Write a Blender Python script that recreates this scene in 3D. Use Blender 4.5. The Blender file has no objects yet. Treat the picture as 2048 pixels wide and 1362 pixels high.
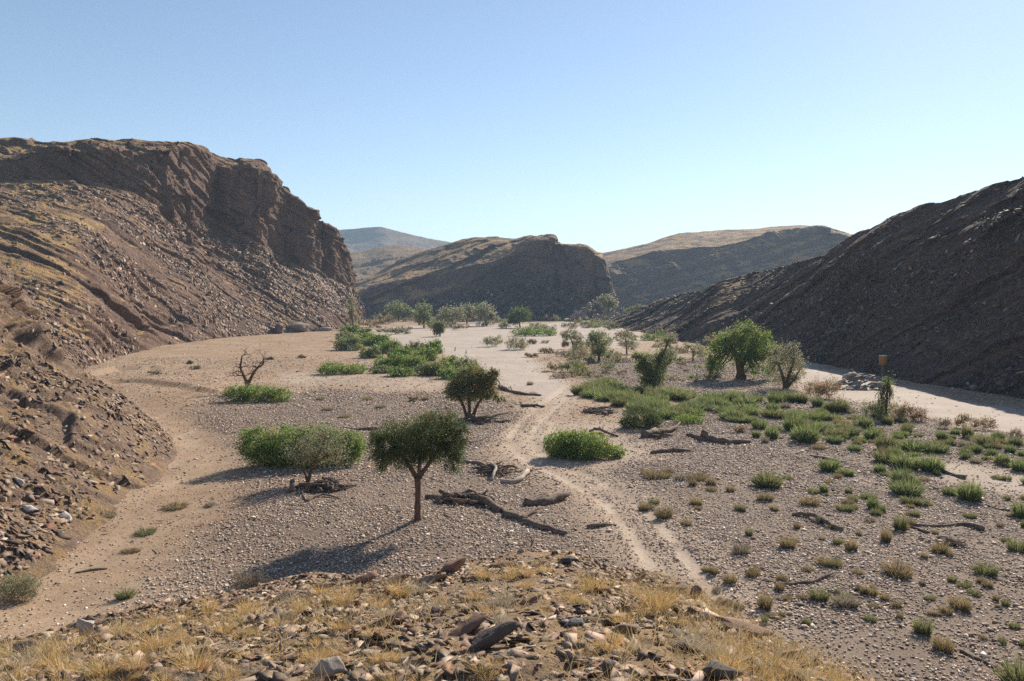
import bpy, bmesh, math, random
import numpy as np
from mathutils import Vector

SC = bpy.context.scene
COL = SC.collection
R = math.radians
rng = np.random.default_rng(11)
random.seed(5)

# ------------------------------------------------------------------ camera, sky, sun
CAMZ, FPX, CX, CY, HORIZON = 10.8, 1593.0, 1024.0, 681.0, 600.0
PITCH = math.atan((CY - HORIZON) / FPX)
cam_d = bpy.data.cameras.new('camera')
cam_d.sensor_width = 36.0
cam_d.lens = FPX / 2048.0 * 36.0
cam_d.clip_start = 0.1
cam_d.clip_end = 20000.0
cam = bpy.data.objects.new('camera', cam_d)
cam.location = (0, 0, CAMZ)
cam.rotation_euler = (math.pi / 2 - PITCH, 0, 0)
COL.objects.link(cam)
SC.camera = cam

SUN_AZ, SUN_EL = R(34), R(31.5)           # azimuth measured from +Y towards +X
world = bpy.data.worlds.new('World')
SC.world = world
world.use_nodes = True
wn = world.node_tree
wn.nodes.clear()
sky = wn.nodes.new('ShaderNodeTexSky')
sky.sky_type = 'NISHITA'
sky.sun_disc = False
sky.sun_elevation = SUN_EL
sky.sun_rotation = SUN_AZ
sky.altitude = 900
sky.air_density = 0.97
sky.dust_density = 0.2
sky.ozone_density = 0.2
bgn = wn.nodes.new('ShaderNodeBackground')
bgn.inputs['Strength'].default_value = 0.085
wo = wn.nodes.new('ShaderNodeOutputWorld')
wn.links.new(sky.outputs[0], bgn.inputs[0])
wn.links.new(bgn.outputs[0], wo.inputs[0])

sd = bpy.data.lights.new('sun', 'SUN')
sd.energy = 5.0
sd.angle = R(0.5)
sd.color = (1.0, 0.91, 0.77)
so = bpy.data.objects.new('sun', sd)
svec = Vector((math.sin(SUN_AZ) * math.cos(SUN_EL), math.cos(SUN_AZ) * math.cos(SUN_EL), math.sin(SUN_EL)))
so.rotation_euler = svec.to_track_quat('Z', 'Y').to_euler()
so.location = (200, 260, 300)
COL.objects.link(so)

SC.view_settings.view_transform = 'Standard'
SC.view_settings.look = 'None'
SC.view_settings.exposure = 0.80
SC.view_settings.gamma = 1.0
SC.cycles.use_denoising = False
SC.cycles.max_bounces = 6
SC.cycles.volume_bounces = 0
SC.cycles.transparent_max_bounces = 6

# ------------------------------------------------------------------ helpers
SP, CP = math.sin(PITCH), math.cos(PITCH)

def ray(x, y):
    a, b = (x - CX) / FPX, (CY - y) / FPX
    return np.array([a, CP + b * SP, -SP + b * CP])

def at(x, y, Y):
    d = ray(x, y)
    return np.array([0, 0, CAMZ]) + d * (Y / d[1])

def G(x, y):                              # the point of the level valley floor seen at a place in the photo
    d = ray(x, y)
    return np.array([0, 0, CAMZ]) + d * (CAMZ / -d[2])

def hash01(ix, iy, iz, seed):
    h = (ix.astype(np.uint32) * np.uint32(374761393) + iy.astype(np.uint32) * np.uint32(668265263)
         + iz.astype(np.uint32) * np.uint32(2147483647) + np.uint32((seed * 974711 + 12345) & 0xffffffff))
    h = (h ^ (h >> np.uint32(13))) * np.uint32(1274126177)
    h = h ^ (h >> np.uint32(16))
    h = h * np.uint32(2246822519)
    h = h ^ (h >> np.uint32(15))
    return h.astype(np.float64) / 4294967295.0

def vnoise(p, seed=0):
    fl = np.floor(p)
    i = fl.astype(np.int64)
    f = p - fl
    w = f * f * f * (f * (f * 6 - 15) + 10)
    out = 0
    for dx in (0, 1):
        wx = w[:, 0] if dx else 1 - w[:, 0]
        for dy in (0, 1):
            wy = w[:, 1] if dy else 1 - w[:, 1]
            for dz in (0, 1):
                wz = w[:, 2] if dz else 1 - w[:, 2]
                out = out + wx * wy * wz * hash01(i[:, 0] + dx, i[:, 1] + dy, i[:, 2] + dz, seed)
    return out * 2 - 1

def fbm(p, octaves=4, seed=0, gain=0.5):
    s, a, t = 0, 1.0, 0
    for o in range(octaves):
        s = s + a * vnoise(p * (2.03 ** o) + o * 17.3, seed + o)
        t += a
        a *= gain
    return s / t

def P2(x, y):
    return np.stack([x, y, np.zeros_like(x)], -1)

def setp(o, label=None, cat=None, group=None, kind=None):
    if label: o['label'] = label
    if cat: o['category'] = cat
    if group: o['group'] = group
    if kind: o['kind'] = kind
    return o

def mesh_np(name, co, faces, mat, smooth=False, attrs=None):
    """one mesh object out of numpy arrays; faces is n x 3 or n x 4 of indices"""
    me = bpy.data.meshes.new(name)
    co = np.ascontiguousarray(co, dtype=np.float32)
    faces = np.ascontiguousarray(faces, dtype=np.int32)
    n, k = faces.shape
    me.vertices.add(len(co))
    me.vertices.foreach_set('co', co.ravel())
    me.loops.add(n * k)
    me.loops.foreach_set('vertex_index', faces.ravel())
    me.polygons.add(n)
    me.polygons.foreach_set('loop_start', np.arange(0, n * k, k, dtype=np.int32))
    me.update(calc_edges=True)
    if smooth:
        me.polygons.foreach_set('use_smooth', np.ones(n, dtype=bool))
    for an, av in (attrs or {}).items():
        a = me.attributes.new(an, 'FLOAT_COLOR', 'POINT')
        av = np.asarray(av, dtype=np.float32)
        if av.shape[1] == 3:
            av = np.concatenate([av, np.ones((len(av), 1), np.float32)], 1)
        a.data.foreach_set('color', np.ascontiguousarray(av).ravel())
    me.materials.append(mat)
    o = bpy.data.objects.new(name, me)
    COL.objects.link(o)
    return o

def empty(name, loc):
    o = bpy.data.objects.new(name, None)
    o.location = loc
    o.empty_display_size = 0.3
    COL.objects.link(o)
    return o

# ------------------------------------------------------------------ materials
def new_mat(name):
    m = bpy.data.materials.new(name)
    m.use_nodes = True
    nt = m.node_tree
    nt.nodes.clear()
    out = nt.nodes.new('ShaderNodeOutputMaterial')
    b = nt.nodes.new('ShaderNodeBsdfPrincipled')
    b.inputs['Roughness'].default_value = 0.9
    b.inputs['Specular IOR Level'].default_value = 0.15
    nt.links.new(b.outputs[0], out.inputs[0])
    return m, nt, b, out

def N(nt, t, **kw):
    n = nt.nodes.new(t)
    for k, v in kw.items():
        setattr(n, k, v)
    return n

def noise(nt, vec, scale, detail=4, rough=0.55):
    n = N(nt, 'ShaderNodeTexNoise')
    n.inputs['Scale'].default_value = scale
    n.inputs['Detail'].default_value = detail
    n.inputs['Roughness'].default_value = rough
    nt.links.new(vec, n.inputs['Vector'])
    return n.outputs['Fac']

def ramp(nt, fac, stops):
    r = N(nt, 'ShaderNodeValToRGB')
    e = r.color_ramp.elements
    while len(e) < len(stops): e.new(0.5)
    for el, (p, c) in zip(e, stops):
        el.position = p
        el.color = (c, c, c, 1) if not hasattr(c, '__len__') else (*c, 1)
    nt.links.new(fac, r.inputs[0])
    return r.outputs[0]

def mix(nt, fac, a, b, mode='MIX'):
    m = N(nt, 'ShaderNodeMix', data_type='RGBA', blend_type=mode)
    if isinstance(fac, (int, float)): m.inputs[0].default_value = fac
    else: nt.links.new(fac, m.inputs[0])
    for i, c in ((6, a), (7, b)):
        if isinstance(c, tuple): m.inputs[i].default_value = (*c, 1)
        else: nt.links.new(c, m.inputs[i])
    return m.outputs[2]

def math_n(nt, op, a, b=None):
    m = N(nt, 'ShaderNodeMath', operation=op)
    for i, v in enumerate((a, b)):
        if v is None: continue
        if isinstance(v, (int, float)): m.inputs[i].default_value = v
        else: nt.links.new(v, m.inputs[i])
    return m.outputs[0]

def bump(nt, bsdf, height, strength, dist):
    b = N(nt, 'ShaderNodeBump')
    b.inputs['Strength'].default_value = strength
    b.inputs['Distance'].default_value = dist
    nt.links.new(height, b.inputs['Height'])
    nt.links.new(b.outputs[0], bsdf.inputs['Normal'])

def pos(nt):
    return N(nt, 'ShaderNodeNewGeometry').outputs['Position']

def rock_mat(name, dark, mid, pale, grass, grass_cut, strata_n, strata_scale, fine=1.0, grass_amt=1.0):
    """bedded rock: colour bands along the bedding, dry grass and soil where the slope is gentle"""
    m, nt, b, out = new_mat(name)
    g = N(nt, 'ShaderNodeNewGeometry')
    p = g.outputs['Position']
    dot = N(nt, 'ShaderNodeVectorMath', operation='DOT_PRODUCT')
    nt.links.new(p, dot.inputs[0]); dot.inputs[1].default_value = strata_n
    w = noise(nt, p, 0.03 * fine, 4)
    s = math_n(nt, 'ADD', math_n(nt, 'MULTIPLY', dot.outputs['Value'], strata_scale), math_n(nt, 'MULTIPLY', w, 1.6))
    cmb = N(nt, 'ShaderNodeCombineXYZ'); nt.links.new(s, cmb.inputs[0])
    band = noise(nt, cmb.outputs[0], 2.2, 5, 0.75)
    patch = noise(nt, p, 0.06 * fine, 6, 0.65)
    speck = noise(nt, p, 1.6 * fine, 5, 0.7)
    c = mix(nt, ramp(nt, band, [(0.38, 0), (0.62, 1)]), dark, mid)
    c = mix(nt, math_n(nt, 'MULTIPLY', ramp(nt, speck, [(0.50, 0), (0.68, 1)]), 0.75), c, pale)
    c = mix(nt, ramp(nt, patch, [(0.36, 0.45), (0.5, 0)]), c, tuple(v * 0.55 for v in dark))
    sx = N(nt, 'ShaderNodeSeparateXYZ'); nt.links.new(g.outputs['Normal'], sx.inputs[0])
    k = math_n(nt, 'ADD', sx.outputs[2], math_n(nt, 'MULTIPLY', math_n(nt, 'SUBTRACT', patch, 0.5), 0.9))
    k = math_n(nt, 'ADD', k, math_n(nt, 'MULTIPLY', math_n(nt, 'SUBTRACT', noise(nt, p, 0.5 * fine, 4, 0.7), 0.5), 0.8))
    gf = ramp(nt, k, [(grass_cut, 0), (min(0.999, grass_cut + 0.14), 1)])
    gc = mix(nt, speck, tuple(v * 0.6 for v in grass), tuple(min(1, v * 1.3) for v in grass))
    soil = mix(nt, noise(nt, p, 0.11 * fine, 4, 0.6), tuple(v * 0.7 for v in mid), tuple(min(1, v * 1.25) for v in mid))
    gc = mix(nt, ramp(nt, noise(nt, p, 0.16 * fine, 5, 0.65), [(0.42, 1.0 - grass_amt), (0.56, 1.0)]), soil, gc)
    c = mix(nt, math_n(nt, 'MULTIPLY', gf, 0.85), c, gc)
    nt.links.new(c, b.inputs['Base Color'])
    bump(nt, b, math_n(nt, 'ADD', math_n(nt, 'MULTIPLY', band, 0.6), noise(nt, p, 2.6 * fine, 6, 0.7)), 0.8, 0.7 / fine)
    return m

def tint_mat(name, base, rough=0.85, transl=0.0, nscale=3.0, namt=0.35, bumpd=0.0, spec=0.15):
    """colour = base x per-vertex tint (the thing's own colour differences) x a little noise"""
    m, nt, b, out = new_mat(name)
    b.inputs['Roughness'].default_value = rough
    b.inputs['Specular IOR Level'].default_value = spec
    a = N(nt, 'ShaderNodeAttribute'); a.attribute_name = 'tint'
    c = mix(nt, 1.0, a.outputs['Color'], base, 'MULTIPLY')
    nz = noise(nt, pos(nt), nscale, 4, 0.6)
    c = mix(nt, 1.0, c, ramp(nt, nz, [(0.25, 1 - namt), (0.75, 1 + namt * 0.0 + 0.0)]), 'MULTIPLY')
    nt.links.new(c, b.inputs['Base Color'])
    if bumpd: bump(nt, b, noise(nt, pos(nt), nscale * 6, 5, 0.7), 0.7, bumpd)
    if transl:
        t = N(nt, 'ShaderNodeBsdfTranslucent'); nt.links.new(c, t.inputs[0])
        ms = N(nt, 'ShaderNodeMixShader'); ms.inputs[0].default_value = transl
        nt.links.new(b.outputs[0], ms.inputs[1]); nt.links.new(t.outputs[0], ms.inputs[2])
        nt.links.new(ms.outputs[0], out.inputs[0])
    return m

def plain_mat(name, c1, c2, nscale, bumpd=0.02, rough=0.85, stretch=None):
    m, nt, b, out = new_mat(name)
    b.inputs['Roughness'].default_value = rough
    tc = N(nt, 'ShaderNodeTexCoord').outputs['Object']
    if stretch:
        mp = N(nt, 'ShaderNodeMapping'); mp.inputs['Scale'].default_value = stretch
        nt.links.new(tc, mp.inputs[0]); tc = mp.outputs[0]
    nz = noise(nt, tc, nscale, 6, 0.65)
    nt.links.new(ramp(nt, nz, [(0.3, c1), (0.7, c2)]), b.inputs['Base Color'])
    bump(nt, b, nz, 0.8, bumpd)
    return m

M = {}
M['rock_left'] = rock_mat('banded_brown_rock', (0.078, 0.044, 0.034), (0.185, 0.112, 0.078), (0.33, 0.24, 0.18), (0.42, 0.27, 0.115), 0.72, (0.35, 0.35, 0.87), 0.13)
M['rock_spur'] = rock_mat('rusty_slate', (0.105, 0.065, 0.048), (0.215, 0.145, 0.105), (0.36, 0.28, 0.22), (0.33, 0.215, 0.10), 0.74, (0.45, 0.30, 0.84), 0.4, 2.0)
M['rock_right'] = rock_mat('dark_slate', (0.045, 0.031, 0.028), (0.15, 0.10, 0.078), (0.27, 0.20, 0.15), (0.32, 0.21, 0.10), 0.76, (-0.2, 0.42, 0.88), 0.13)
M['rock_mid'] = rock_mat('far_brown_rock', (0.10, 0.072, 0.062), (0.17, 0.12, 0.095), (0.27, 0.20, 0.15), (0.46, 0.29, 0.14), 0.60, (-0.42, 0.1, 0.9), 0.055, 0.5)
M['rock_far'] = rock_mat('distant_tan_rock', (0.15, 0.11, 0.085), (0.24, 0.17, 0.12), (0.32, 0.24, 0.17), (0.36, 0.25, 0.14), 0.62, (-0.3, 0.1, 0.95), 0.08, 0.25)
M['hill_front'] = rock_mat('rusty_stony_soil', (0.16, 0.095, 0.065), (0.30, 0.20, 0.135), (0.44, 0.35, 0.28), (0.37, 0.25, 0.125), 0.72, (0.3, -0.2, 0.9), 3.0, 8.0)
M['stone'] = tint_mat('loose_stone', (1, 1, 1), 0.8, 0, 9.0, 0.35, 0.01, 0.25)
M['leaf'] = tint_mat('leaf', (1, 1, 1), 0.55, 0.5, 2.0, 0.2, 0, 0.3)
M['straw'] = tint_mat('dry_straw', (1, 1, 1), 0.7, 0.25, 6.0, 0.3)
M['bark'] = plain_mat('brown_bark', (0.07, 0.04, 0.026), (0.17, 0.105, 0.07), 9.0, 0.02, 0.9, (1, 1, 0.25))
M['driftwood'] = plain_mat('dark_driftwood', (0.055, 0.038, 0.028), (0.25, 0.185, 0.145), 6.0, 0.04)
M['pale_wood'] = plain_mat('sunbleached_wood', (0.24, 0.19, 0.15), (0.46, 0.40, 0.33), 7.0, 0.02)

# ------------------------------------------------------------------ valley floor
def poly(pts): return np.array([G(x, y)[:2] for x, y in pts])

def inside_soft(x, y, pg, soft):
    """signed distance to a polygon turned into 0..1"""
    ins = np.zeros(x.shape, bool)
    d = np.full(x.shape, 1e9)
    n = len(pg)
    for i in range(n):
        x1, y1 = pg[i]; x2, y2 = pg[(i + 1) % n]
        c = ((y1 > y) != (y2 > y))
        with np.errstate(divide='ignore', invalid='ignore'):
            xi = (x2 - x1) * (y - y1) / (y2 - y1 + 1e-12) + x1
        ins ^= c & (x < xi)
        L2 = (x2 - x1) ** 2 + (y2 - y1) ** 2 + 1e-9
        t = np.clip(((x - x1) * (x2 - x1) + (y - y1) * (y2 - y1)) / L2, 0, 1)
        d = np.minimum(d, np.hypot(x - x1 - t * (x2 - x1), y - y1 - t * (y2 - y1)))
    s = np.where(ins, d, -d)
    return np.clip(0.5 + s / (2 * soft), 0, 1)

def line_dist(x, y, pl):
    d = np.full(x.shape, 1e9); side = np.zeros(x.shape)
    for (x1, y1), (x2, y2) in zip(pl[:-1], pl[1:]):
        L2 = (x2 - x1) ** 2 + (y2 - y1) ** 2 + 1e-9
        t = np.clip(((x - x1) * (x2 - x1) + (y - y1) * (y2 - y1)) / L2, 0, 1)
        dd = np.hypot(x - x1 - t * (x2 - x1), y - y1 - t * (y2 - y1))
        sd_ = ((x2 - x1) * (y - y1) - (y2 - y1) * (x - x1)) / math.sqrt(L2)
        side = np.where(dd < d, sd_, side)
        d = np.minimum(d, dd)
    return d, side

def smooth_line(pl, it=2):
    pl = np.array(pl)
    for _ in range(it):
        a = pl[:-1] * 0.75 + pl[1:] * 0.25
        b = pl[:-1] * 0.25 + pl[1:] * 0.75
        pl = np.concatenate([pl[:1], np.stack([a, b], 1).reshape(-1, 2), pl[-1:]])
    return pl

RIVER = [poly([(760, 655), (860, 650), (960, 648), (1060, 648), (1200, 640), (1250, 640), (1300, 655), (1250, 700), (1190, 690), (1120, 700), (1060, 715),
               (1090, 735), (1110, 770), (1150, 790), (1135, 806), (1080, 798), (1000, 778), (930, 740), (880, 712), (800, 690), (730, 672)]),
         poly([(1600, 712), (1640, 735), (1700, 752), (1760, 762), (1850, 780), (1950, 800), (2048, 820), (2500, 930), (2500, 1010), (2048, 880), (1900, 842), (1780, 806), (1690, 800), (1610, 786), (1575, 760)]),
         poly([(1860, 925), (2100, 935), (2400, 1000), (2300, 1060), (2060, 1030), (1930, 985)]),
         poly([(560, 745), (700, 740), (900, 760), (960, 768), (880, 782), (700, 772), (560, 768)]),
         poly([(1090, 905), (1140, 930), (1270, 925), (1320, 880), (1240, 855), (1130, 840), (1090, 850), (1060, 880)])]
PEBBLE = [poly([(450, 790), (640, 778), (880, 785), (1000, 800), (1030, 850), (1005, 900), (1070, 945), (1180, 1005), (1280, 1090), (1330, 1180), (900, 1230), (640, 1230), (360, 1230), (430, 1100), (525, 1010), (560, 960), (470, 935), (420, 865), (350, 830)]),
          poly([(1120, 935), (1290, 905), (1260, 865), (1480, 790), (1560, 785), (1700, 808), (1900, 850), (2100, 900), (2700, 1060), (2700, 1600), (1500, 1500), (1390, 1190), (1290, 1065), (1200, 985)]),
          poly([(1150, 760), (1200, 720), (1400, 715), (1560, 740), (1560, 775), (1400, 795), (1250, 800)]),
          poly([(760, 660), (900, 668), (1000, 668), (960, 690), (830, 690)])]
TRACK = smooth_line([G(x, y)[:2] for x, y in [(1150, 775), (1110, 805), (1070, 835), (1044, 862), (1040, 890), (1078, 922), (1160, 958), (1230, 1000), (1290, 1060), (1340, 1130), (1390, 1200), (1500, 1330), (1720, 1600), (2300, 2100)]], 3)
WASH = smooth_line([G(x, y)[:2] for x, y in [(215, 785), (330, 828), (392, 880), (402, 930), (370, 990), (300, 1060), (220, 1120), (120, 1190)]], 2)
BANK1 = smooth_line([G(x, y)[:2] for x, y in [(120, 772), (200, 768), (270, 764), (330, 771), (380, 781), (430, 786)]], 2)
BANK2 = smooth_line([G(x, y)[:2] for x, y in [(120, 765), (185, 752), (225, 742), (300, 739), (360, 736)]], 2)
ACACIA = G(836, 1040)

def floor_h(x, y):
    x = np.asarray(x, float); y = np.asarray(y, float)
    p = P2(x, y)
    h = 0.22 * fbm(p / 14.0, 3, 3) + 0.05 * fbm(p / 2.2, 2, 9)
    h = h + 0.45 * np.exp(-(((x - ACACIA[0] - 1.0) / 7.0) ** 2 + ((y - ACACIA[1] + 1.0) / 6.0) ** 2))
    d, _ = line_dist(x, y, TRACK)
    h = h - 0.10 * np.exp(-((d - 0.85) / 0.30) ** 2) + 0.07 * np.exp(-((d - 1.6) / 0.4) ** 2)
    dw, _ = line_dist(x, y, WASH)
    h = h - 0.35 * np.exp(-(dw / 3.0) ** 2)
    for bl, hh in ((BANK1, 0.5), (BANK2, 0.6)):
        db, sb = line_dist(x, y, bl)
        sb = sb + 0.5 * vnoise(p / 2.0, 41)
        fade = np.exp(-np.maximum(0, db - 2) / 6.0)
        h = h + hh * np.clip(sb / 0.3 + 0.5, 0, 1) * fade * np.clip((bl[-1][0] + 3 - x) / 6.0 + 0.4 * vnoise(p / 3.0, 43), 0, 1)
    far = np.clip((np.hypot(x, y) - 420) / 200, 0, 1)
    return h * (1 - far)

def masks(x, y):
    p = P2(x, y)
    wx = x + 3.0 * fbm(p / 7.0, 4, 21) ; wy = y + 5.0 * fbm(p / 7.0, 4, 22)
    sand = np.zeros_like(x); peb = np.zeros_like(x)
    for pg, wt in zip(RIVER, (1, 1, 0.7, 0.4, 0.4)): sand = np.maximum(sand, wt * inside_soft(wx, wy, pg, 1.6))
    for pg in PEBBLE: peb = np.maximum(peb, inside_soft(wx, wy, pg, 2.0))
    d, _ = line_dist(x, y, TRACK)
    tr = np.clip(1.4 - np.abs(d - 0.85) / 0.34, 0, 1) * np.clip(0.75 + 0.75 * vnoise(p / 1.5, 77), 0, 1)
    tr = np.maximum(tr, 0.35 * np.clip(1.7 - d / 2.0, 0, 1))
    dw, _ = line_dist(x, y, WASH)
    wash = np.clip(1.3 - dw / 2.6, 0, 1)
    peb = peb * (1 - tr * 0.9) * (1 - wash) * (1 - sand)
    return sand, peb, tr, wash

xs = np.sinh(np.linspace(-6.1, 6.1, 720)) / math.sinh(6.1)
xs = np.sign(xs) * (np.abs(np.linspace(-1, 1, 720)) * 75 + np.abs(xs) * 2900)
t = np.linspace(0, 1, 900)
ys = -120 + 145 * (t / 0.06) * (t < 0.06)
yn = np.clip((t - 0.06) / 0.94, 0, 1)
ys = np.where(t < 0.06, ys, 25 + 150 * yn * 0.9 + 3800 * (np.exp(7 * yn) - 1) / (math.exp(7) - 1))
gx, gy = np.meshgrid(xs, ys)
fx, fy = gx.ravel(), gy.ravel()
fz = floor_h(fx, fy)
sand, peb, tr, wash = masks(fx, fy)
nx_, ny_ = len(xs), len(ys)
idx = np.arange(nx_ * ny_).reshape(ny_, nx_)
quads = np.stack([idx[:-1, :-1], idx[:-1, 1:], idx[1:, 1:], idx[1:, :-1]], -1).reshape(-1, 4)

m, nt, b, out = new_mat('valley_soil')
p = pos(nt)
a = N(nt, 'ShaderNodeAttribute'); a.attribute_name = 'zone'
sep = N(nt, 'ShaderNodeSeparateColor'); nt.links.new(a.outputs['Color'], sep.inputs[0])
big = noise(nt, p, 0.12, 5, 0.6)
mid_n = noise(nt, p, 0.9, 5, 0.65)
fine_n = noise(nt, p, 7.0, 5, 0.75)
earth = mix(nt, ramp(nt, big, [(0.35, 0), (0.65, 1)]), (0.30, 0.195, 0.122), (0.38, 0.275, 0.188))
earth = mix(nt, ramp(nt, mid_n, [(0.45, 0), (0.7, 0.6)]), earth, (0.25, 0.165, 0.10))
pebc = mix(nt, fine_n, (0.105, 0.074, 0.055), (0.30, 0.222, 0.165))
pebc = mix(nt, ramp(nt, mid_n, [(0.40, 0), (0.68, 0.7)]), pebc, (0.19, 0.135, 0.10))
sandc = mix(nt, ramp(nt, big, [(0.35, 0), (0.65, 1)]), (0.365, 0.295, 0.245), (0.43, 0.36, 0.305))
sandc = mix(nt, ramp(nt, mid_n, [(0.5, 0), (0.75, 0.4)]), sandc, (0.38, 0.30, 0.235))
trackc = mix(nt, mid_n, (0.42, 0.33, 0.25), (0.49, 0.395, 0.31))
mpn = N(nt, 'ShaderNodeMapping'); mpn.inputs['Scale'].default_value = (1.0, 0.16, 1.0); nt.links.new(p, mpn.inputs[0])
flow = noise(nt, mpn.outputs[0], 0.55, 6, 0.7)                      # streaks the floods left along the valley
earth = mix(nt, ramp(nt, flow, [(0.52, 0), (0.70, 0.7)]), earth, (0.235, 0.165, 0.115))
earth = mix(nt, ramp(nt, flow, [(0.30, 0.6), (0.44, 0)]), earth, (0.43, 0.335, 0.245))
sandc = mix(nt, ramp(nt, flow, [(0.50, 0), (0.66, 0.65)]), sandc, (0.36, 0.285, 0.225))
pebc = mix(nt, ramp(nt, flow, [(0.54, 0), (0.70, 0.5)]), pebc, (0.33, 0.26, 0.20))
c = mix(nt, sep.outputs[1], earth, pebc)
c = mix(nt, sep.outputs[0], c, sandc)
c = mix(nt, sep.outputs[2], c, trackc)
speck = N(nt, 'ShaderNodeTexVoronoi'); speck.inputs['Scale'].default_value = 5.5
nt.links.new(p, speck.inputs['Vector'])
sp = ramp(nt, speck.outputs['Distance'], [(0.10, 0.5), (0.42, 1.0)])
spf = math_n(nt, 'MULTIPLY', math_n(nt, 'SUBTRACT', 1.0, sep.outputs[0]), 0.7)
c = mix(nt, spf, c, mix(nt, 1.0, c, sp, 'MULTIPLY'))
nt.links.new(c, b.inputs['Base Color'])
bump(nt, b, math_n(nt, 'ADD', fine_n, math_n(nt, 'MULTIPLY', mid_n, 1.5)), 0.7, 0.06)
M['ground'] = m
ground = mesh_np('ground', np.stack([fx, fy, fz], -1), quads, M['ground'], True,
                 {'zone': np.stack([sand, peb, tr, wash], -1)})
setp(ground, 'dry valley floor of tan earth, cobbles and pale river sand', 'ground', kind='structure')

# ------------------------------------------------------------------ hills
def even_line(pts, n, ti):
    """smooth curve through the points that never overshoots (harmonic tangents); ti: where to sample, in point indices"""
    pts = np.asarray(pts, float)
    k = len(pts)
    d = np.diff(pts, axis=0)
    m = np.zeros_like(pts)
    a, b = d[:-1], d[1:]
    with np.errstate(divide='ignore', invalid='ignore'):
        h = 2 * a * b / (a + b)
    m[1:-1] = np.where(a * b > 0, h, 0)
    m[0], m[-1] = d[0], d[-1]
    i = np.clip(np.floor(ti).astype(int), 0, k - 2)
    f = (ti - i)[:, None]
    return (pts[i] * (1 + 2 * f) * (1 - f) ** 2 + m[i] * f * (1 - f) ** 2 + pts[i + 1] * f * f * (3 - 2 * f) + m[i + 1] * f * f * (f - 1))

def spread(rows, n):
    L = np.mean([np.linalg.norm(np.diff(np.asarray(r, float), axis=0), axis=1) for r in rows[:-1]], axis=0)
    L = np.minimum(L, 2.2 * np.median(L))
    c = np.concatenate([[0], np.cumsum(L)])
    return np.interp(np.linspace(0, c[-1], n), c, np.arange(len(c)))

SURF = {}
def block_noise(p, size, seed):
    """fractured rock: one value per tilted block, blocks shifted row by row"""
    c, s_ = math.cos(0.5 + seed), math.sin(0.5 + seed)
    q = np.stack([(p[:, 0] * c + p[:, 1] * s_) , (-p[:, 0] * s_ + p[:, 1] * c), p[:, 2] + 0.25 * p[:, 0]], -1) / size
    q = q + 0.35 * np.stack([vnoise(q * 0.6, seed + 1), vnoise(q * 0.6, seed + 2), vnoise(q * 0.6, seed + 3)], -1)
    lz = np.floor(q[:, 2] * 0.7).astype(np.int64)
    sh = hash01(lz + 900, lz * 0, lz * 0, seed + 4)
    ix = np.floor(q[:, 0] + sh).astype(np.int64); iy = np.floor(q[:, 1] + sh * 3).astype(np.int64)
    return hash01(ix + 5000, iy + 5000, lz + 5000, seed + 5) - 0.5

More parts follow.
